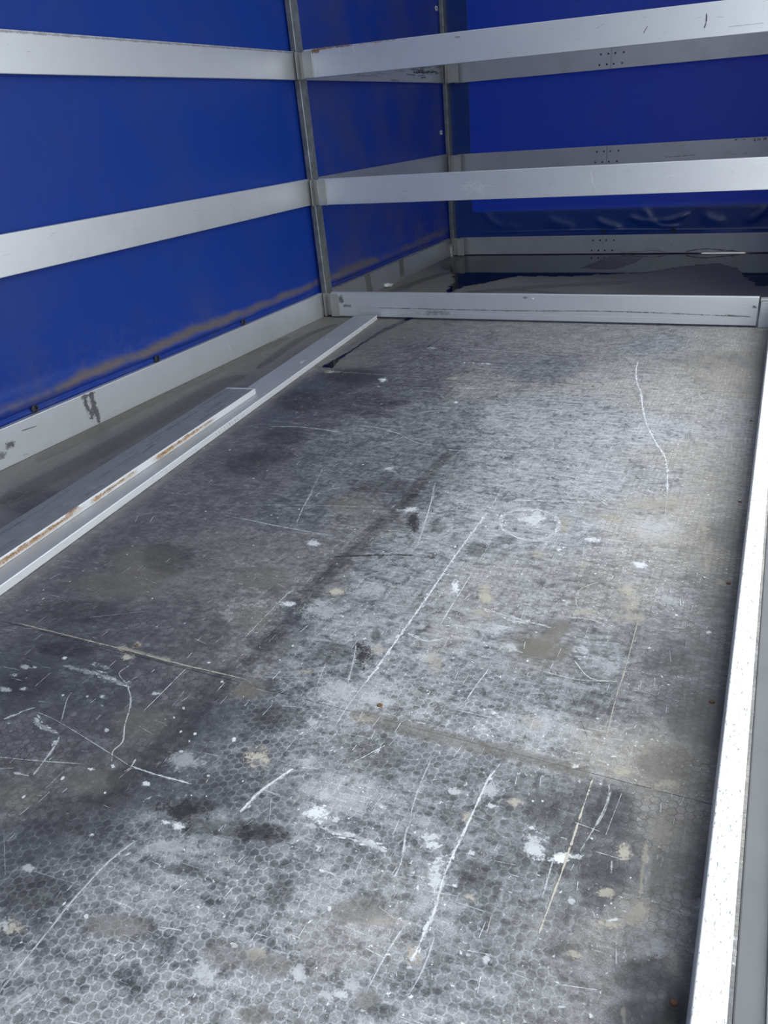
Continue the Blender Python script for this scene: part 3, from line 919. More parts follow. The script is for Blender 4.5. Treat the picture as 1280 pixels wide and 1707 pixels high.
# ---------------------------------------------------------------- the setting
W = 2.512; H = 2.45; YF = 2.242; YR = -5.35
macx = np.array([(m[0] / 1000, m[1] / 1000) for m in MACRO]); macv = np.array([[v / 100 for v in m[2:5]] for m in MACRO])
def macro(P):
    out = np.empty((len(P), 3))
    for i in range(0, len(P), 4000):
        d2 = ((P[i:i + 4000, None, :] - macx[None]) ** 2).sum(2) + 1e-4
        w = d2 ** -2.2; out[i:i + 4000] = (w @ macv) / w.sum(1, keepdims=True)
    return out
def build_floor():
    bm = bmesh.new(); step = .02
    seams = [YR, -3.318, -1.134, 1.05, 2.26]; g = .0007
    sl = {1: (-3.262, -.034), 2: (-1.132, 0.), 3: (1.05, 0.)}
    def sy(k, x): return (sl[k][0] + sl[k][1] * x) if k in sl else seams[k]
    for k in range(4):
        y0, y1 = seams[k] + (g if k else 0), seams[k + 1] - g
        nx = int(2.62 / step); ny = max(2, int((y1 - y0) / step)); xs = np.linspace(-.055, 2.565, nx + 1); ys = np.linspace(y0, y1, ny + 1)
        V = [[bm.verts.new((x, sy(k, x) + (g if k else 0) + (sy(k + 1, x) - g - sy(k, x) - (g if k else 0)) * j / ny, 0)) for j in range(ny + 1)] for x in xs]
        for i in range(nx):
            for j in range(ny): bm.faces.new((V[i][j], V[i + 1][j], V[i + 1][j + 1], V[i][j + 1]))
        lo = [bm.verts.new((x, y, -.027)) for x, y in ((xs[0], sy(k, xs[0]) + g), (xs[-1], sy(k, xs[-1]) + g), (xs[-1], sy(k + 1, xs[-1]) - g), (xs[0], sy(k + 1, xs[0]) - g))]
        bm.faces.new(lo[::-1])
        def side(row, p, q):
            bm.faces.new([p] + row + [q])
        side([V[i][0] for i in range(nx + 1)], lo[0], lo[1]); side([V[nx][j] for j in range(ny + 1)], lo[1], lo[2])
        side([V[i][ny] for i in range(nx, -1, -1)], lo[2], lo[3]); side([V[0][j] for j in range(ny, -1, -1)], lo[3], lo[0])
    mk = Marks(bm, lambda a, b, h: (a, b, h))
    order = [('b', b) for b in BLOBS if b[0] in 'DB'] + [('l', l) for l in LINES if l[0] in 'DB'] + [('b', b) for b in BLOBS if b[0] not in 'DB'] + [('l', l) for l in LINES if l[0] not in 'DB']
    for typ, r in order:
        mk.mi = 2 if (typ == 'l' and r[1] >= 28 and r[0] in 'DB') or (typ == 'b' and r[1] <= .6 and r[0] in 'DB') else 1
        if typ == 'b': mk.blob((r[2] / 1000, r[3] / 1000), (r[4] / 1000 * 1.25, r[5] / 1000 * 1.25), (r[6] / 1000 * 1.25, r[7] / 1000 * 1.25), r[0], r[1] * ((.9 if r[1] >= .7 else .55) if r[0] == 'D' else .9))
        else:
            pts = [(x / 1000, y / 1000) for x, y in r[3:]]; w_ = r[1] / 1000
            if r[0] != 'W': mk.line(pts, w_ * (.4 if r[0] == 'T' else .7), r[0], r[2] * (.45 if r[0] == 'D' and r[1] > 12 else .95))
            else:
                mk.line(pts, w_ * .75, 'W', r[2] * .45)
                A_ = np.array(pts); seg = np.linalg.norm(np.diff(A_, axis=0), axis=1); tot = seg.sum()
                def along(u):
                    u = u * tot
                    for q0, q1, l in zip(A_[:-1], A_[1:], seg):
                        if u <= l: return q0 + (q1 - q0) * u / l, (q1 - q0) / l
                        u -= l
                    return A_[-1], (A_[-1] - A_[-2]) / seg[-1]
                if r[1] < 9:
                    for k in range(1 if r[1] < 5 else 2):
                        q = [tuple(p + RNG.normal(0, .22, 2) * w_ * (k > 0)) for p in A_]
                        mk.line(q, max(.0008, w_ * .22), 'W', r[2] * .88)
                if r[1] >= 6:
                    for _ in range(int(tot / .012 * (1.6 if r[1] >= 9 else .8))):
                        p, dv = along(RNG.random()); nn = np.array((-dv[1], dv[0])); l = RNG.uniform(.004, .016)
                        mk.blob(p + nn * RNG.normal(0, .4) * w_, dv * l, nn * l * RNG.uniform(.15, .45), 'W', r[2] * RNG.uniform(.5, 1))
    mk.mi = 1
    # countless short drag marks and specks, more of them where the floor is worn
    n = 9500; P = np.stack([RNG.uniform(.1, 2.48, n), RNG.uniform(-4.2, -.1, n)], 1); mv = macro(P)
    for i in range(n):
        w_ = mv[i, 0]
        if RNG.random() > .20 + .9 * w_: continue
        kind = RNG.random(); x, y = P[i]; st = float(RNG.uniform(.35, .9)); c = 'W' if RNG.random() > .12 + mv[i, 1] * .5 else 'T'
        if kind < .48:
            L = RNG.uniform(.006, .035); a = math.pi / 2 + RNG.normal(0, .12)
            mk.line([(x, y), (x + L * math.cos(a), y + L * math.sin(a))], RNG.uniform(.0007, .0022), c, st)
        elif kind < .74:
            L = RNG.uniform(.008, .05); a = RNG.normal(0, .12)
            mk.line([(x, y), (x + L * math.cos(a), y + L * math.sin(a))], RNG.uniform(.0007, .0022), c, st * .85)
        else:
            r = RNG.uniform(.0012, .0045); a = RNG.uniform(0, 6.28)
            mk.blob((x, y), (r * 1.6 * math.cos(a), r * 1.6 * math.sin(a)), (-r * math.sin(a), r * math.cos(a)), c, st)
    me = bpy.data.meshes.new('floor'); bm.to_mesh(me); bm.free()
    co = np.empty(len(me.vertices) * 3); me.vertices.foreach_get('co', co); co = co.reshape(-1, 3)
    at = me.attributes.new('macro', 'FLOAT_COLOR', 'POINT'); mv = macro(co[:, :2])
    at.data.foreach_set('color', np.concatenate([mv, np.ones((len(mv), 1))], 1).astype(np.float32).ravel())
    return struct(link('floor', me, [M_FLOOR, M_MARK, M_GRIME]))
FLOOR = build_floor()
SCREWS = [(1.253, -3.272), (1.881, -3.290), (1.866, -1.150), (2.495, -3.71), (2.49, -1.45), (2.49, -2.15), (2.49, -2.62), (2.49, -3.08)]
for x, y in SCREWS:
    bm = bmesh.new(); cyl(bm, (0, 0, .0012), .006, .0024, 'z', 14, .0045)
    done(bm, 'screw', M_RUST, FLOOR, (x, y, 0))

def sheet(name, mat, xs, ys, f, thick=.0016, kind=True):
    bm = bmesh.new(); V = [[bm.verts.new(f(a, b)) for b in ys] for a in xs]
    for i in range(len(xs) - 1):
        for j in range(len(ys) - 1): bm.faces.new((V[i][j], V[i + 1][j], V[i + 1][j + 1], V[i][j + 1]))
    me = bpy.data.meshes.new(name); bm.to_mesh(me); bm.free()
    for p in me.polygons: p.use_smooth = True
    o = link(name, me, mat)
    return struct(o) if kind else o
def sm(x, a, b):
    u = min(1, max(0, (x - a) / (b - a))); return u * u * (3 - 2 * u)
def bumpf(z, c, w): return math.exp(-((z - c) / w) ** 2)
def left_f(y, z):
    wv = .004 * math.sin(y * 2.3) + .003 * math.sin(y * 5.1 + 1)
    lim = sm(abs(y), .03, .22) * sm(abs(y - 2.2), .03, .25)
    x = -.036 + .006 * math.sin(y * 1.7 + z * 2.1) * sm(z, .2, .6) * .6
    x += lim * (.040 + wv * 2.2) * bumpf(z, .182 + wv * 1.2, .034) * (.75 + .25 * math.sin(y * 3.7))
    x -= lim * .010 * bumpf(z, .158, .006)
    x += lim * .012 * bumpf(z, .147, .008)
    return (min(x, .012) if z > .141 else min(x, -.028), y, z)
zl = list(np.arange(.075, .32, .006)) + list(np.arange(.34, 2.50, .06))
WL = sheet('wall_left', M_TARP, list(np.linspace(YR, YF + .03, 320)), zl, left_f)
FOLDS = [((.26, .325), (.44, .20), .030, .010), ((.78, .27), (1.02, .195), .040, .012), ((1.17, .255), (1.38, .185), .028, .013), ((1.42, .262), (1.66, .225), .024, .012), ((1.66, .225), (1.86, .275), .022, .013), ((1.62, .205), (1.80, .195), .016, .010), ((2.26, .21), (2.40, .31), .030, .012), ((.45, .24), (.60, .19), .03, .007), ((1.95, .27), (2.12, .21), .035, .008), ((1.52, .34), (1.60, .25), .03, .008)]
def front_f(x, z):
    y = YF + .022
    if z < .36:
        k = sm(z, .36, .30) * sm(x, .17, .3)
        y -= k * .008
        for (x0, z0), (x1, z1), w, a in FOLDS:
            L = math.hypot(x1 - x0, z1 - z0); u = ((x - x0) * (x1 - x0) + (z - z0) * (z1 - z0)) / L; dd = (-(x - x0) * (z1 - z0) + (z - z0) * (x1 - x0)) / L + .012 * math.sin(3.1 * u / L)
            y -= k * a * math.exp(-(dd / w) ** 2) * sm(u, -.03, .06) * sm(L - u, -.03, .06)
        y -= k * .007 * bumpf(z, .168 + .007 * math.sin(2.6 * x - 1), .005)
    if z < .125: y = YF + .024; z = .125 if 1.99 < x < 2.29 else z
    return (x, min(y, YF + .03), z)
WF = sheet('wall_front', [M_FRONT, M_HEM], list(np.arange(-.04, 2.60, .01)), list(np.arange(-.035, .36, .005)) + list(np.arange(.36, 2.50, .05)), front_f)
for p in WF.data.polygons:
    c = p.center; p.material_index = 1 if (c.z < .325 or c.x < .168) else 0
bm = bmesh.new(); box(bm, (.164, YF + .0165, .16), (.171, YF + .0195, H), .001); done(bm, 'weld_seam', M_HEM, WF)
WR = sheet('wall_right', M_TARP, list(np.linspace(.06, YF + .03, 20)), list(np.linspace(-.01, H, 12)), lambda y, z: (2.60 + .004 * math.sin(3 * y + z), y, z))
WB = sheet('wall_rear', M_TARP, list(np.linspace(-.04, 2.6, 12)), list(np.linspace(-.01, H, 12)), lambda x, z: (x, YR + .006 * math.sin(3 * x), z))
RF = sheet('ceiling', M_ROOF, list(np.linspace(-.05, 2.62, 10)), list(np.linspace(YR, YF + .04, 20)), lambda x, y: (x, y, H + .02 * math.sin(y * 3)))
bm = bmesh.new(); box(bm, (-40, -40, -1.25), (40, 40, -1.2)); struct(done(bm, 'ground', M_GROUND))

# small fittings of the tarpaulins
def eyelet(parent, p, axis, r=.017):
    bm = bmesh.new(); torus(bm, p, r * .8, .004, axis); d = {'x': (-.002, 0, 0), 'y': (0, .002, 0)}[axis]
    cyl(bm, Vector(p) + Vector(d), r, .002, axis); return done(bm, 'eyelet', M_DARK, parent, smooth=True)
for y in (-2.284, -1.573, -.871): eyelet(WL, (left_f(y, .152)[0] + .004, y, .152), 'x')
for x in (1.245, 1.765): eyelet(WF, (x, front_f(x, .165)[1] - .004, .163), 'y', .014)
for y, z in ((2.165, 1.712), (2.152, .914)):
    bm = bmesh.new(); n = 24; rim = []
    for s_ in (0, 1):
        ring = []
        for i in range(n):
            a = 2 * math.pi * i / n; cy = math.cos(a) * .013 + (.011 if math.cos(a) >= 0 else -.011); ring.append(bm.verts.new((-.031 + s_ * .004, y + cy, z + math.sin(a) * .0145)))
        rim.append(ring)
    bm.faces.new(rim[1]); bm.faces.new(rim[0][::-1])
    for i in range(n): bm.faces.new((rim[0][i], rim[0][(i + 1) % n], rim[1][(i + 1) % n], rim[1][i]))
    pl = done(bm, 'lashing_plate', M_WHITE, WL); pl['label'] = 'small white plate with two holes'
    for s_ in (-1, 1):
        bm = bmesh.new(); cyl(bm, (-.0268, y + s_ * .0105, z), .005, .001, 'x', 12); done(bm, 'hole', M_DARK, pl)

# ---------------------------------------------------------------- side rails (sill) under the open side
bm = bmesh.new(); box(bm, (2.5655, YR, -.14), (2.605, 2.28, -.004), .003); sill = struct(done(bm, 'trim_1', M_SILL))
bm = bmesh.new(); box(bm, (2.605, YR, -.14), (2.635, 2.28, .008), .004); struct(done(bm, 'trim_2', M_EDGE))
bm = bmesh.new(); box(bm, (-.07, YR, -.2), (-.056, 2.28, .02), .003); struct(done(bm, 'trim_3', M_SILL))
bm = bmesh.new()
for y in np.arange(YR + .2, 2.2, .6): box(bm, (-.05, y, -.16), (2.56, y + .06, -.03))
struct(done(bm, 'trim_4', M_SILL))

# ---------------------------------------------------------------- boards
def board_bm(L, h, th=.025, bev=.0025):
    """hollow aluminium drop-in board along +x: front face at y=0 looking to -y, z from 0 to h"""
    bm = bmesh.new(); pr = []
    def arc(cy, cz, a0):
        for i in range(4):
            a = a0 + i * math.pi / 6; pr.append((cy + bev * math.cos(a), cz + bev * math.sin(a)))
    arc(th - bev, h - bev, 0); arc(bev, h - bev, math.pi / 2); arc(bev, bev, math.pi); arc(th - bev, bev, 1.5 * math.pi)
    n = len(pr); cy, cz = th / 2, h / 2; wall = .003
    def inset(p):
        return (cy + (p[0] - cy) * (th / 2 - wall) / (th / 2), cz + (p[1] - cz) * (h / 2 - wall) / (h / 2))
    rings = []
    for x, ins in ((.03, 1), (0, 1), (0, 0), (L, 0), (L, 1), (L - .03, 1)):
        rings.append([bm.verts.new((x, *(inset(p) if ins else p))) for p in pr])
    for a, b in zip(rings[:-1], rings[1:]):
        for i in range(n): bm.faces.new((a[i], a[(i + 1) % n], b[(i + 1) % n], b[i]))
    bm.faces.new(rings[0]); bm.faces.new(rings[-1][::-1])
    return bm
front = lambda a, b, h: (a, -h, b)
under = lambda a, b, h: (a, b, -h)
def board(name, L, h, mat, label, cat, loc, rot, marks=None, plane=front, group=None, th=.025):
    bm = board_bm(L, h, th)
    bmesh.ops.recalc_face_normals(bm, faces=bm.faces[:])
    mk = Marks(bm, plane)
    if marks: marks(mk)
    me = bpy.data.meshes.new(name); bm.to_mesh(me); bm.free()
    o = link(name, me, [mat, M_SMEAR, M_GRIME], None, loc, rot)
    return tag(o, label, cat, group)
def scuffs(mk, L, h, n, cols='KKL', smax=.04):
    for _ in range(n):
        x, z = random.uniform(.03, L - .03), random.uniform(.012, h - .012); l = random.uniform(.008, smax)
        mk.line([(x, z), (x + l, z + random.uniform(-.1, .1) * l)], random.uniform(.0008, .0025), random.choice(cols), random.uniform(.2, .55))
Y0 = YR + .03; LB = -.04 - Y0
L90 = (0, 0, math.pi / 2)
def on_left(y): return y - Y0
def mk_low(mk):
    f = on_left
    mk.line([(f(-2.05), .137), (f(-2.052), .095), (f(-2.04), .03)], .022, 'K', .85); mk.line([(f(-2.012), .137), (f(-2.018), .075), (f(-2.008), .005)], .022, 'K', .95)
    mk.line([(f(-2.04), .128), (f(-1.99), .128)], .014, 'K', .7)
    mk.blob((f(-2.452), .075), (.03, 0), (0, .022), 'K', .75); mk.blob((f(-2.50), .05), (.03, 0), (0, .02), 'K', .5)
    mk.line([(f(-2.386), .104), (f(-2.315), .098)], .002, 'N', .8, False); mk.line([(f(-2.414), .017), (f(-2.386), .015)], .002, 'N', .8)
    mk.line([(f(-1.05), .10), (f(-1.04), .03)], .006, 'L', .5); scuffs(mk, LB, .139, 40)
def mk_mid(mk): scuffs(mk, LB, .13, 60)
def mk_up(mk):
    scuffs(mk, LB, .13, 14); mk.line([(.2, .1225), (LB, .1235)], .006, 'K', .35, False)
G1 = 'drop-in boards along the near left tarpaulin'
board('side_board', LB, .139, M_BOARD, 'lowest aluminium board on the near left blue tarpaulin, standing on the floor, black smear', 'board', (0, Y0, 0), L90, mk_low, group=G1)
board('side_board', LB, .1355, M_BOARD, 'middle aluminium board across the near left blue tarpaulin, left of the post', 'board', (0, Y0, .6255), L90, mk_mid, group=G1)
board('side_board', LB, .1293, M_BOARD, 'top aluminium board across the near left blue tarpaulin, left of the post', 'board', (0, Y0, 1.2412), L90, mk_up, group=G1)
L2 = 2.180 - .058
def mk2_low(mk):
    mk.mi = 2; mk.line([(.53, .135), (.54, .06), (.56, .004)], .05, 'B', .7, False); mk.line([(1.1, .137), (1.1, .02)], .05, 'B', .7, False); mk.mi = 1; mk.line([(.9, .12), (.92, .02)], .012, 'L', .4); mk.line([(0, .136), (L2, .136)], .006, 'B', .5, False); scuffs(mk, L2, .139, 20)
def mk2_mid(mk): scuffs(mk, L2, .13, 14); mk.line([(.25, .131), (.33, .131)], .005, 'r', .7)
def mk2_up(mk):
    for _ in range(34):
        x = 2.1 - abs(random.gauss(0, .5)); z = random.gauss(.07, .03)
        if x > .5: mk.line([(x, z), (x - random.uniform(.05, .25), z + random.uniform(-.01, .01))], random.uniform(.006, .022), 'K', random.uniform(.3, .65) * (1 if x > 1.5 else .6))
G2 = 'drop-in boards along the far left tarpaulin'
board('side_board', L2, .139, M_DULL, 'lowest aluminium board on the left wall behind the post, brown streaks', 'board', (0, .058, 0), L90, mk2_low, group=G2)
board('side_board', L2, .1355, M_DULL, 'middle aluminium board on the left wall between the post and the far corner', 'board', (0, .058, .6255), L90, mk2_mid, group=G2)
board('side_board', L2, .1293, M_DULL, 'top aluminium board on the left wall behind the post, smudged black at its far end', 'board', (0, .058, 1.2412), L90, mk2_up, group=G2)
# the three boards across the load bed
CX0 = .072; LC = 2.448 - CX0; YC = -.0608
def c(x): return x - CX0
def mkc_low(mk):
    mk.line([(c(.30), .052), (c(1.2), .051), (c(1.65), .057), (c(1.95), .054), (c(2.24), .047), (c(2.37), .044)], .0035, 'K', .65); mk.line([(c(1.7), .056), (c(2.0), .054)], .006, 'K', .5)
    mk.line([(c(2.3), .05), (c(2.42), .043)], .007, 'K', .6); mk.blob((c(2.43), .09), (.014, 0), (0, .012), 'K', .7)
    mk.blob((c(1.312), .118), (.022, 0), (0, .012), 'L', .9); mk.blob((c(1.27), .122), (.02, 0), (0, .01), 'K', .5)
    mk.blob((c(.135), .10), (.03, 0), (0, .035), 'K', .6); mk.blob((c(.17), .06), (.05, 0), (0, .012), 'K', .55); mk.blob((c(.75), .03), (.15, 0), (0, .02), 'K', .35)
    mk.line([(c(.5), .03), (c(2.2), .03)], .006, 'L', .25); scuffs(mk, LC, .139, 40)
def mkc_mid(mk):
    scuffs(mk, LC, .13, 26, 'LLK'); mk.line([(c(1.9), .07), (c(2.0), .075)], .004, 'L', .6); mk.line([(c(1.62), .02), (c(1.6), .11)], .004, 'L', .5); mk.blob((c(1.0), .05), (.10, 0), (0, .05), 'L', .15)
def mkc_up(mk):
    b = 1.2412
    mk.line([(c(.12), 1.362 - b), (c(.2), 1.367 - b), (c(.36), 1.367 - b)], .006, 'r', .8); mk.line([(c(.4), 1.367 - b), (c(.6), 1.3685 - b)], .005, 'r', .75); mk.blob((c(.14), 1.358 - b), (.03, 0), (0, .012), 'r', .8); mk.blob((c(.5), 1.367 - b), (.05, 0), (0, .006), 'R', .6)
    mk.blob((c(.932), 1.349 - b), (.03, 0), (0, .008), 'r', .5); mk.line([(c(.28), 1.36 - b), (c(.30), 1.26 - b)], .005, 'L', .5); mk.line([(c(.36), 1.362 - b), (c(.37), 1.32 - b)], .006, 'L', .6)
    mk.line([(c(1.828), 1.308 - b), (c(1.812), 1.284 - b)], .003, 'K', .95, False); mk.line([(c(2.074), 1.33 - b), (c(2.076), 1.30 - b), (c(2.07), 1.277 - b)], .0032, 'N', .9)
    mk.line([(c(1.81), 1.341 - b), (c(1.835), 1.345 - b)], .002, 'K', .7); mk.line([(c(2.17), 1.273 - b), (c(2.31), 1.273 - b)], .003, 'K', .6); mk.line([(c(1.6), 1.32 - b), (c(1.635), 1.335 - b)], .003, 'K', .5); scuffs(mk, LC, .129, 22)
G3 = 'drop-in boards across the load bed'
board('cross_board', LC, .139, M_BOARD, 'lowest aluminium board across the load bed, on the floor, front of the puddle', 'board', (CX0, YC, .0095), (0, 0, 0), mkc_low, group=G3)
board('cross_board', LC + .06, .1355, M_BOARD, 'middle aluminium board spanning the load bed from the near left post', 'board', (CX0, YC, .6255), (0, 0, 0), mkc_mid, group=G3)
board('cross_board', LC + .06, .1293, M_BOARD, 'top aluminium board spanning the load bed from the near left post, rusty left edge', 'board', (CX0, YC, 1.2412), (0, 0, 0), mkc_up, group=G3)
# boards on the far wall, each of two halves riveted to a splice plate
YB = 2.217; FX0, FX1, FJ = .072, 2.56, 1.247
def mkf_mid(mk):
    b = .618; o = FJ + .0012
    mk.line([(1.666 - o, .659 - b), (1.78 - o, .661 - b), (1.879 - o, .663 - b)], .0024, 'N', .85); mk.blob((1.668 - o, .659 - b), (.007, 0), (0, .006), 'N', .9)
    for a, z, l in ((2.065, .668, .06), (2.068, .656, .07), (2.12, .657, .04), (2.19, .657, .03), (2.20, .659, .05)): mk.line([(a - o, z - b), (a + l - o, z - b + .001)], .0022, 'N', .7)
    mk.blob((2.13 - o, .745 - b), (.018, 0), (0, .006), 'N', .85); mk.blob((2.188 - o, .744 - b), (.02, 0), (0, .004), 'K', .7)
    for seg in ([(2.254, .749), (2.254, .731), (2.266, .731)], [(2.275, .750), (2.276, .733)], [(2.289, .747), (2.285, .738), (2.288, .734), (2.292, .737), (2.287, .741)], [(2.314, .749), (2.316, .732)], [(2.327, .750), (2.328, .733)], [(2.315, .741), (2.328, .741)]):
        for p, q in zip(seg[:-1], seg[1:]): mk.line([(p[0] - o, p[1] - b), (q[0] - o, q[1] - b)], .0032, 'N', 1., False)
    scuffs(mk, FX1 - o, .13, 12)
def mkf_low(mk):
    o = FJ + .0012
    mk.line([(1.387 - o, .012), (1.55 - o, .02), (1.637 - o, .026), (1.75 - o, .012)], .003, 'B', .6); mk.line([(1.868 - o, .013), (1.92 - o, .025), (2.02 - o, .033), (2.118 - o, .025), (2.25 - o, .015)], .006, 'B', .8)
    mk.line([(1.31 - o, .02), (1.35 - o, .035)], .003, 'K', .6); mk.line([(1.75 - o, .05), (1.77 - o, .07)], .004, 'B', .6); scuffs(mk, FX1 - o, .139, 18)
def mkf_up(mk): scuffs(mk, 1.2, .129, 8)
for z, h, lab, mm, lift in ((0., .139, 'lowest aluminium board along the far blue wall, behind the puddle', mkf_low, .006), (.618, .1355, 'middle riveted aluminium board along the far blue wall, handwritten marks at right', mkf_mid, 0), (1.234, .1293, 'top riveted aluminium board along the far blue wall', mkf_up, 0)):
    root = empty('far_board', lab, 'board', (FX0, YB, z), 'riveted boards along the far wall')
    for x0, x1, m_ in ((FX0, FJ - .0012, None), (FJ + .0012, FX1, mm)):
        bm = board_bm(x1 - x0, h - lift, .022); bmesh.ops.recalc_face_normals(bm, faces=bm.faces[:])
        mk = Marks(bm, lambda a, b, hh: (a, -hh, b - lift))
        if m_: m_(mk)
        me = bpy.data.meshes.new('board_half'); bm.to_mesh(me); bm.free()
        link('board_half', me, [M_DULL, M_SMEAR, M_GRIME], root, (x0 - FX0, 0, lift))
    bm = bmesh.new(); box(bm, (FJ - .11 - FX0, .0225, .012), (FJ + .11 - FX0, .0255, h - .012)); done(bm, 'splice_plate', M_DARK, root)
    for dx in (-.078, -.026, .022, .080):
        for dz in (.030, h - .036):
            bm = bmesh.new(); cyl(bm, (0, -.0012, 0), .0068, .0024, 'y', 14, .005); done(bm, 'rivet', M_RIVET, root, (FJ + dx + (-.004 if dz < .05 else .004) - FX0, 0, dz))

# ---------------------------------------------------------------- posts
def post(label, loc, lows, mids, ups):
    root = empty('side_post', label, 'post', loc, 'galvanised posts of the left wall')
    bm = bmesh.new(); box(bm, (-.010, -.030, .004), (.024, .050, H - .03), .005, 3)
    box(bm, (-.024, .022, .004), (-.008, .046, H - .03), .002); done(bm, 'post_profile', M_ZINC, root, rot=(0, -.010, 0))
    for z0, z1 in (lows, mids, ups):
        # lip that holds the end of the board along the wall, and the pocket of the board across
        bm = bmesh.new(); box(bm, (.020, -.068, z0), (.0236, -.002, z1), .0012); box(bm, (.002, -.036, z0 + .002), (.022, -.033, z1 - .002), .001)
        done(bm, 'wall_board_lip', M_LIP, root)
        bm = bmesh.new(); box(bm, (.066, -.066, z0 + .002), (.118, -.0625, z1 - .002), .0012); box(bm, (.0245, -.0345, z0 + .002), (.070, -.0315, z1 - .002), .001); box(bm, (.063, -.066, z0 + .002), (.067, -.030, z1 - .002), .001)
        box(bm, (.113, -.0678, z0 + .002), (.1195, -.0615, z1 - .002), .0018)
        done(bm, 'board_pocket', M_LIP, root)
    return root
p = post('galvanised post on the left wall where the boards across the load bed begin', (0, 0, 0), (.006, .139), (.622, .757), (1.240, 1.364))
bm = bmesh.new(); box(bm, (-.03, -.05, .0005), (.07, .05, .005), .001); done(bm, 'foot_plate', M_DARK, p)
post('galvanised post in the far left corner at the blue end wall', (0, 2.233, 0), (.004, .139), (.618, .752), (1.236, 1.362))
# short ribbed bracket holding the right end of the lowest cross board, fixed to the floor edge
root = empty('ribbed_bracket', 'short ribbed aluminium bracket at the right end of the lowest cross board', 'bracket', (2.452, YC, 0))
bm = bmesh.new(); box(bm, (.006, -.004, 0), (.085, .04, .128), .002)
for i in range(11): box(bm, (.008 + i * .007, -.0065, .002), (.0115 + i * .007, -.003, .126), .0008, 1)
done(bm, 'ribbed_body', M_BOARD, root)
bm = bmesh.new(); box(bm, (.002, -.007, .128), (.09, .044, .139), .002); done(bm, 'cap', M_LIP, root)
bm = bmesh.new(); box(bm, (2.546, -.01, .004), (2.586, .05, H - .01), .004); struct(done(bm, 'trim_5', M_ZINC))

# ---------------------------------------------------------------- board on the open right side
LS = 5.15
def mkr(mk):
    pass
board('side_board', LS, .139, M_SIDE, 'worn aluminium board standing along the open right edge of the floor', 'board', (2.512, -.085, 0), (0, 0, -math.pi / 2), mkr, th=.037)

# ---------------------------------------------------------------- two loose boards lying on the floor
d = Vector((.381 - .741, -.095 + 3.191, 0)); ang = math.atan2(d.y, d.x)
def flat(ang): return (Euler((-math.pi / 2, 0, 0)).to_matrix().to_4x4(), Matrix.Rotation(ang, 4, 'Z'))
def loose(name, L, far_end, ang, ztop, label, marks_under, marks_top=None, h=.14):
    bm = board_bm(L, h); bmesh.ops.recalc_face_normals(bm, faces=bm.faces[:])
    mk = Marks(bm, under, mi=1); marks_under(mk)
    if marks_top: mk2 = Marks(bm, front, mi=1); marks_top(mk2)
    me = bpy.data.meshes.new(name); bm.to_mesh(me); bm.free()
    o = link(name, me, [M_LOOSE, M_SMEAR, M_GRIME]); dv = Vector((math.cos(ang), math.sin(ang), 0))
    o.rotation_euler = (Matrix.Rotation(ang, 4, 'Z') @ Matrix.Rotation(-math.pi / 2, 4, 'X')).to_euler()
    o.location = Vector((far_end[0], far_end[1], ztop)) - dv * L
    return tag(o, label, 'board', 'loose boards lying on the floor')
L1 = 4.2
def mk_l1(mk):
    a = L1 - 1.87
    for i in range(9): mk.line([(a + i * .022 - .09, .004), (a + i * .022 - .08, .021)], .003, 'K', .6)
    for i in range(60):
        x = random.uniform(.2, L1 - .05); mk.line([(x, random.uniform(.003, .022)), (x + random.uniform(.01, .08), random.uniform(.003, .022))], .0012, random.choice('LLK'), random.uniform(.3, .6))
def mk_l1t(mk):
    mk.mi = 2; mk.quad([(.01, .002), (L1 - .002, .002), (L1 - .002, .138), (.01, .138)], [(-.4, 0), (-.4, 0), (.4, 0), (.4, 0)], 'K', [.32] * 4); mk.k += 1; mk.mi = 1; mk.blob((L1 - 1.0, .05), (.04, 0), (0, .012), 'L', .5); mk.blob((L1 - .55, .1), (.03, 0), (0, .01), 'L', .35); scuffs(mk, L1, .14, 40)
loose('loose_board', L1, (.381, -.095), ang, .0252, 'long aluminium board lying flat on the floor beside the left wall, lower of two', mk_l1, mk_l1t)
d2 = Vector((.503 - .660, -1.594 + 3.107, 0)); ang2 = math.atan2(d2.y, d2.x); L3 = 2.7
def mk_l2(mk):
    def u(y): return L3 - (-1.594 - y)
    for y0, y1, s, z in ((-1.97, -2.36, 1., .012), (-2.50, -2.72, .95, .012), (-2.86, -3.16, 1., .012), (-2.80, -2.84, .5, .006)):
        n = max(2, int(abs(y1 - y0) / .05))
        for i in range(n):
            yy = y0 + (y1 - y0) * (i + .5) / n; k = (i + .5) / n
            mk.mi = 2; mk.blob((u(yy), .0125), (.07, 0), (0, .011), 'R', .28 * s * random.random()); mk.mi = 1
            mk.blob((u(yy), z + .003 * (k - .5)), (.05, 0), (0, .004 + .008 * k), 'R', s * (.5 + .4 * k) * random.uniform(.4, 1)); mk.blob((u(yy) + .01, z - .004 + random.uniform(-.003, .003)), (.03, 0), (0, .004), 'r', .45)
    scuffs(mk, L3, .024, 20)
def mk_l2t(mk):
    scuffs(mk, L3, .14, 60, 'KKLN', .09)
    mk.mi = 2; mk.quad([(.01, .002), (L3 - .012, .002), (L3 - .012, .138), (.01, .138)], [(-.4, 0), (-.4, 0), (.4, 0), (.4, 0)], 'K', [.56] * 4); mk.k += 1
    for i in range(40):
        x, z = random.uniform(.5, L3 - .2), random.uniform(.02, .12); mk.line([(x, z), (x + random.uniform(.05, .3), z + random.uniform(-.012, .012))], random.uniform(.003, .014), random.choice('KKN'), random.uniform(.1, .26))
    mk.mi = 1
lb2 = loose('loose_board', L3, (.503, -1.594), ang2, .0506, 'shorter grey aluminium board with rust stains, lying on top of the long board', mk_l2, mk_l2t)
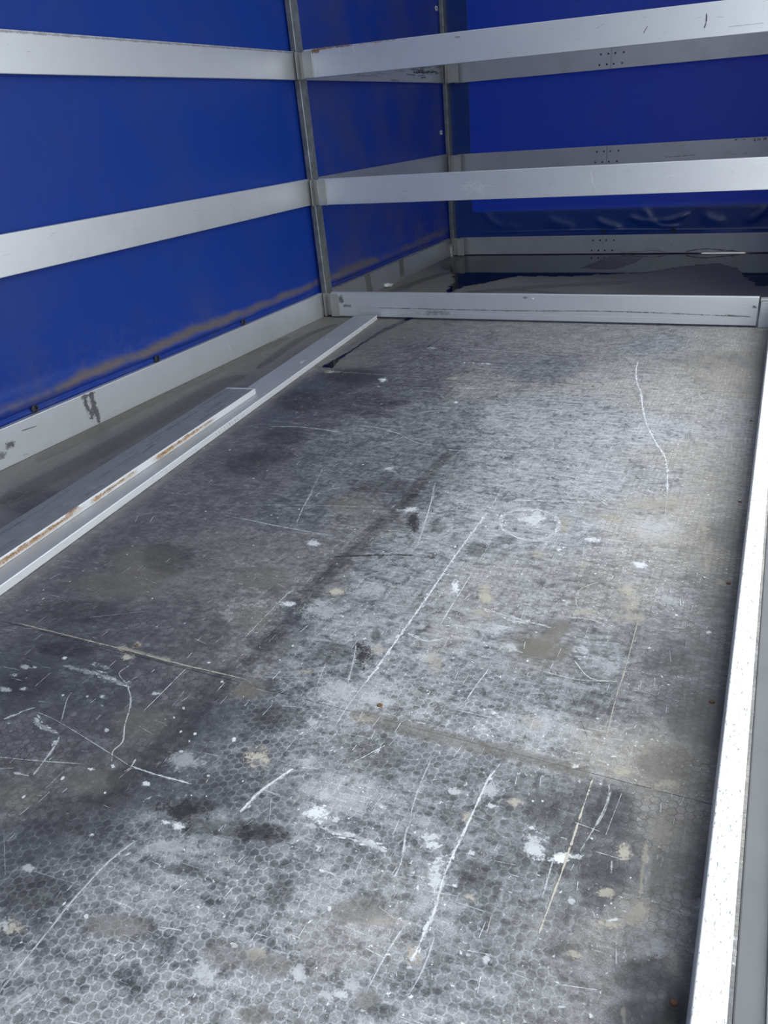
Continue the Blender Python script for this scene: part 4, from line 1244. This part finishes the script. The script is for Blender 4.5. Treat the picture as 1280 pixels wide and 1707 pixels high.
bm = bmesh.new(); box(bm, (0, .0015, .0015), (.016, .0235, .1385), .0015); cp = done(bm, 'end_plug', M_LIP, lb2, (L3 - .002, 0, 0))

# ---------------------------------------------------------------- water and litter
def inside(P, poly):
    x, y = P[:, 0], P[:, 1]; r = np.zeros(len(P), bool); n = len(poly)
    for i in range(n):
        x0, y0 = poly[i]; x1, y1 = poly[(i + 1) % n]
        if y0 == y1: continue
        r ^= ((y0 > y) != (y1 > y)) & (x < (x1 - x0) * (y - y0) / (y1 - y0) + x0)
    return r
def puddle():
    PO = np.array(PUDDLE) / 1000; IS = np.array(ISLAND) / 1000; s = .0075
    xs = np.arange(.06, 2.56, s); ys = np.arange(-1.12, 2.21, s * 1.3); gx, gy = np.meshgrid(xs, ys, indexing='ij')
    P = np.stack([gx.ravel(), gy.ravel()], 1)
    wob = np.stack([.008 * np.sin(P[:, 1] * 61 + 3 * np.sin(P[:, 0] * 37)) + .005 * np.sin(P[:, 1] * 147 + P[:, 0] * 90), .014 * np.sin(P[:, 0] * 43 + 2 * np.sin(P[:, 1] * 29)) + .008 * np.sin(P[:, 0] * 131)], 1)
    big = (P[:, 1:2] > .6).astype(float) * .9 + .25
    Q = P + wob * big
    ok = (inside(Q, PO) & ~inside(Q, IS)).reshape(gx.shape)
    bm = bmesh.new(); V = {}
    def v(i, j):
        if (i, j) not in V: V[(i, j)] = bm.verts.new((xs[i], ys[j], .0015))
        return V[(i, j)]
    for i in range(len(xs) - 1):
        for j in range(len(ys) - 1):
            if ok[i, j] and ok[i + 1, j] and ok[i, j + 1] and ok[i + 1, j + 1]: bm.faces.new((v(i, j), v(i + 1, j), v(i + 1, j + 1), v(i, j + 1)))
    for _ in range(2): bmesh.ops.smooth_vert(bm, verts=[x for x in bm.verts if x.is_boundary], factor=.5, use_axis_x=True, use_axis_y=True, use_axis_z=False)
    return tag(done(bm, 'water_puddle', M_WATER), 'shallow dark puddle on the floor before the far wall, running out under the cross board', 'puddle')
puddle()
bm = bmesh.new(); bmesh.ops.create_icosphere(bm, subdivisions=3, radius=1.)
for v_ in bm.verts:
    q = v_.co; k = 1 + .35 * math.sin(5 * q.x + 3 * q.y) * math.cos(4 * q.z + q.x); v_.co = Vector((q.x * .028 * k, q.y * .04 * k, (q.z * .011 * k) + .012))
tag(done(bm, 'plastic_scrap', M_WHITE, None, (.015, .87, 0), (0, 0, -.6), True), 'small crumpled white scrap on the floor behind the cross board', 'scrap')
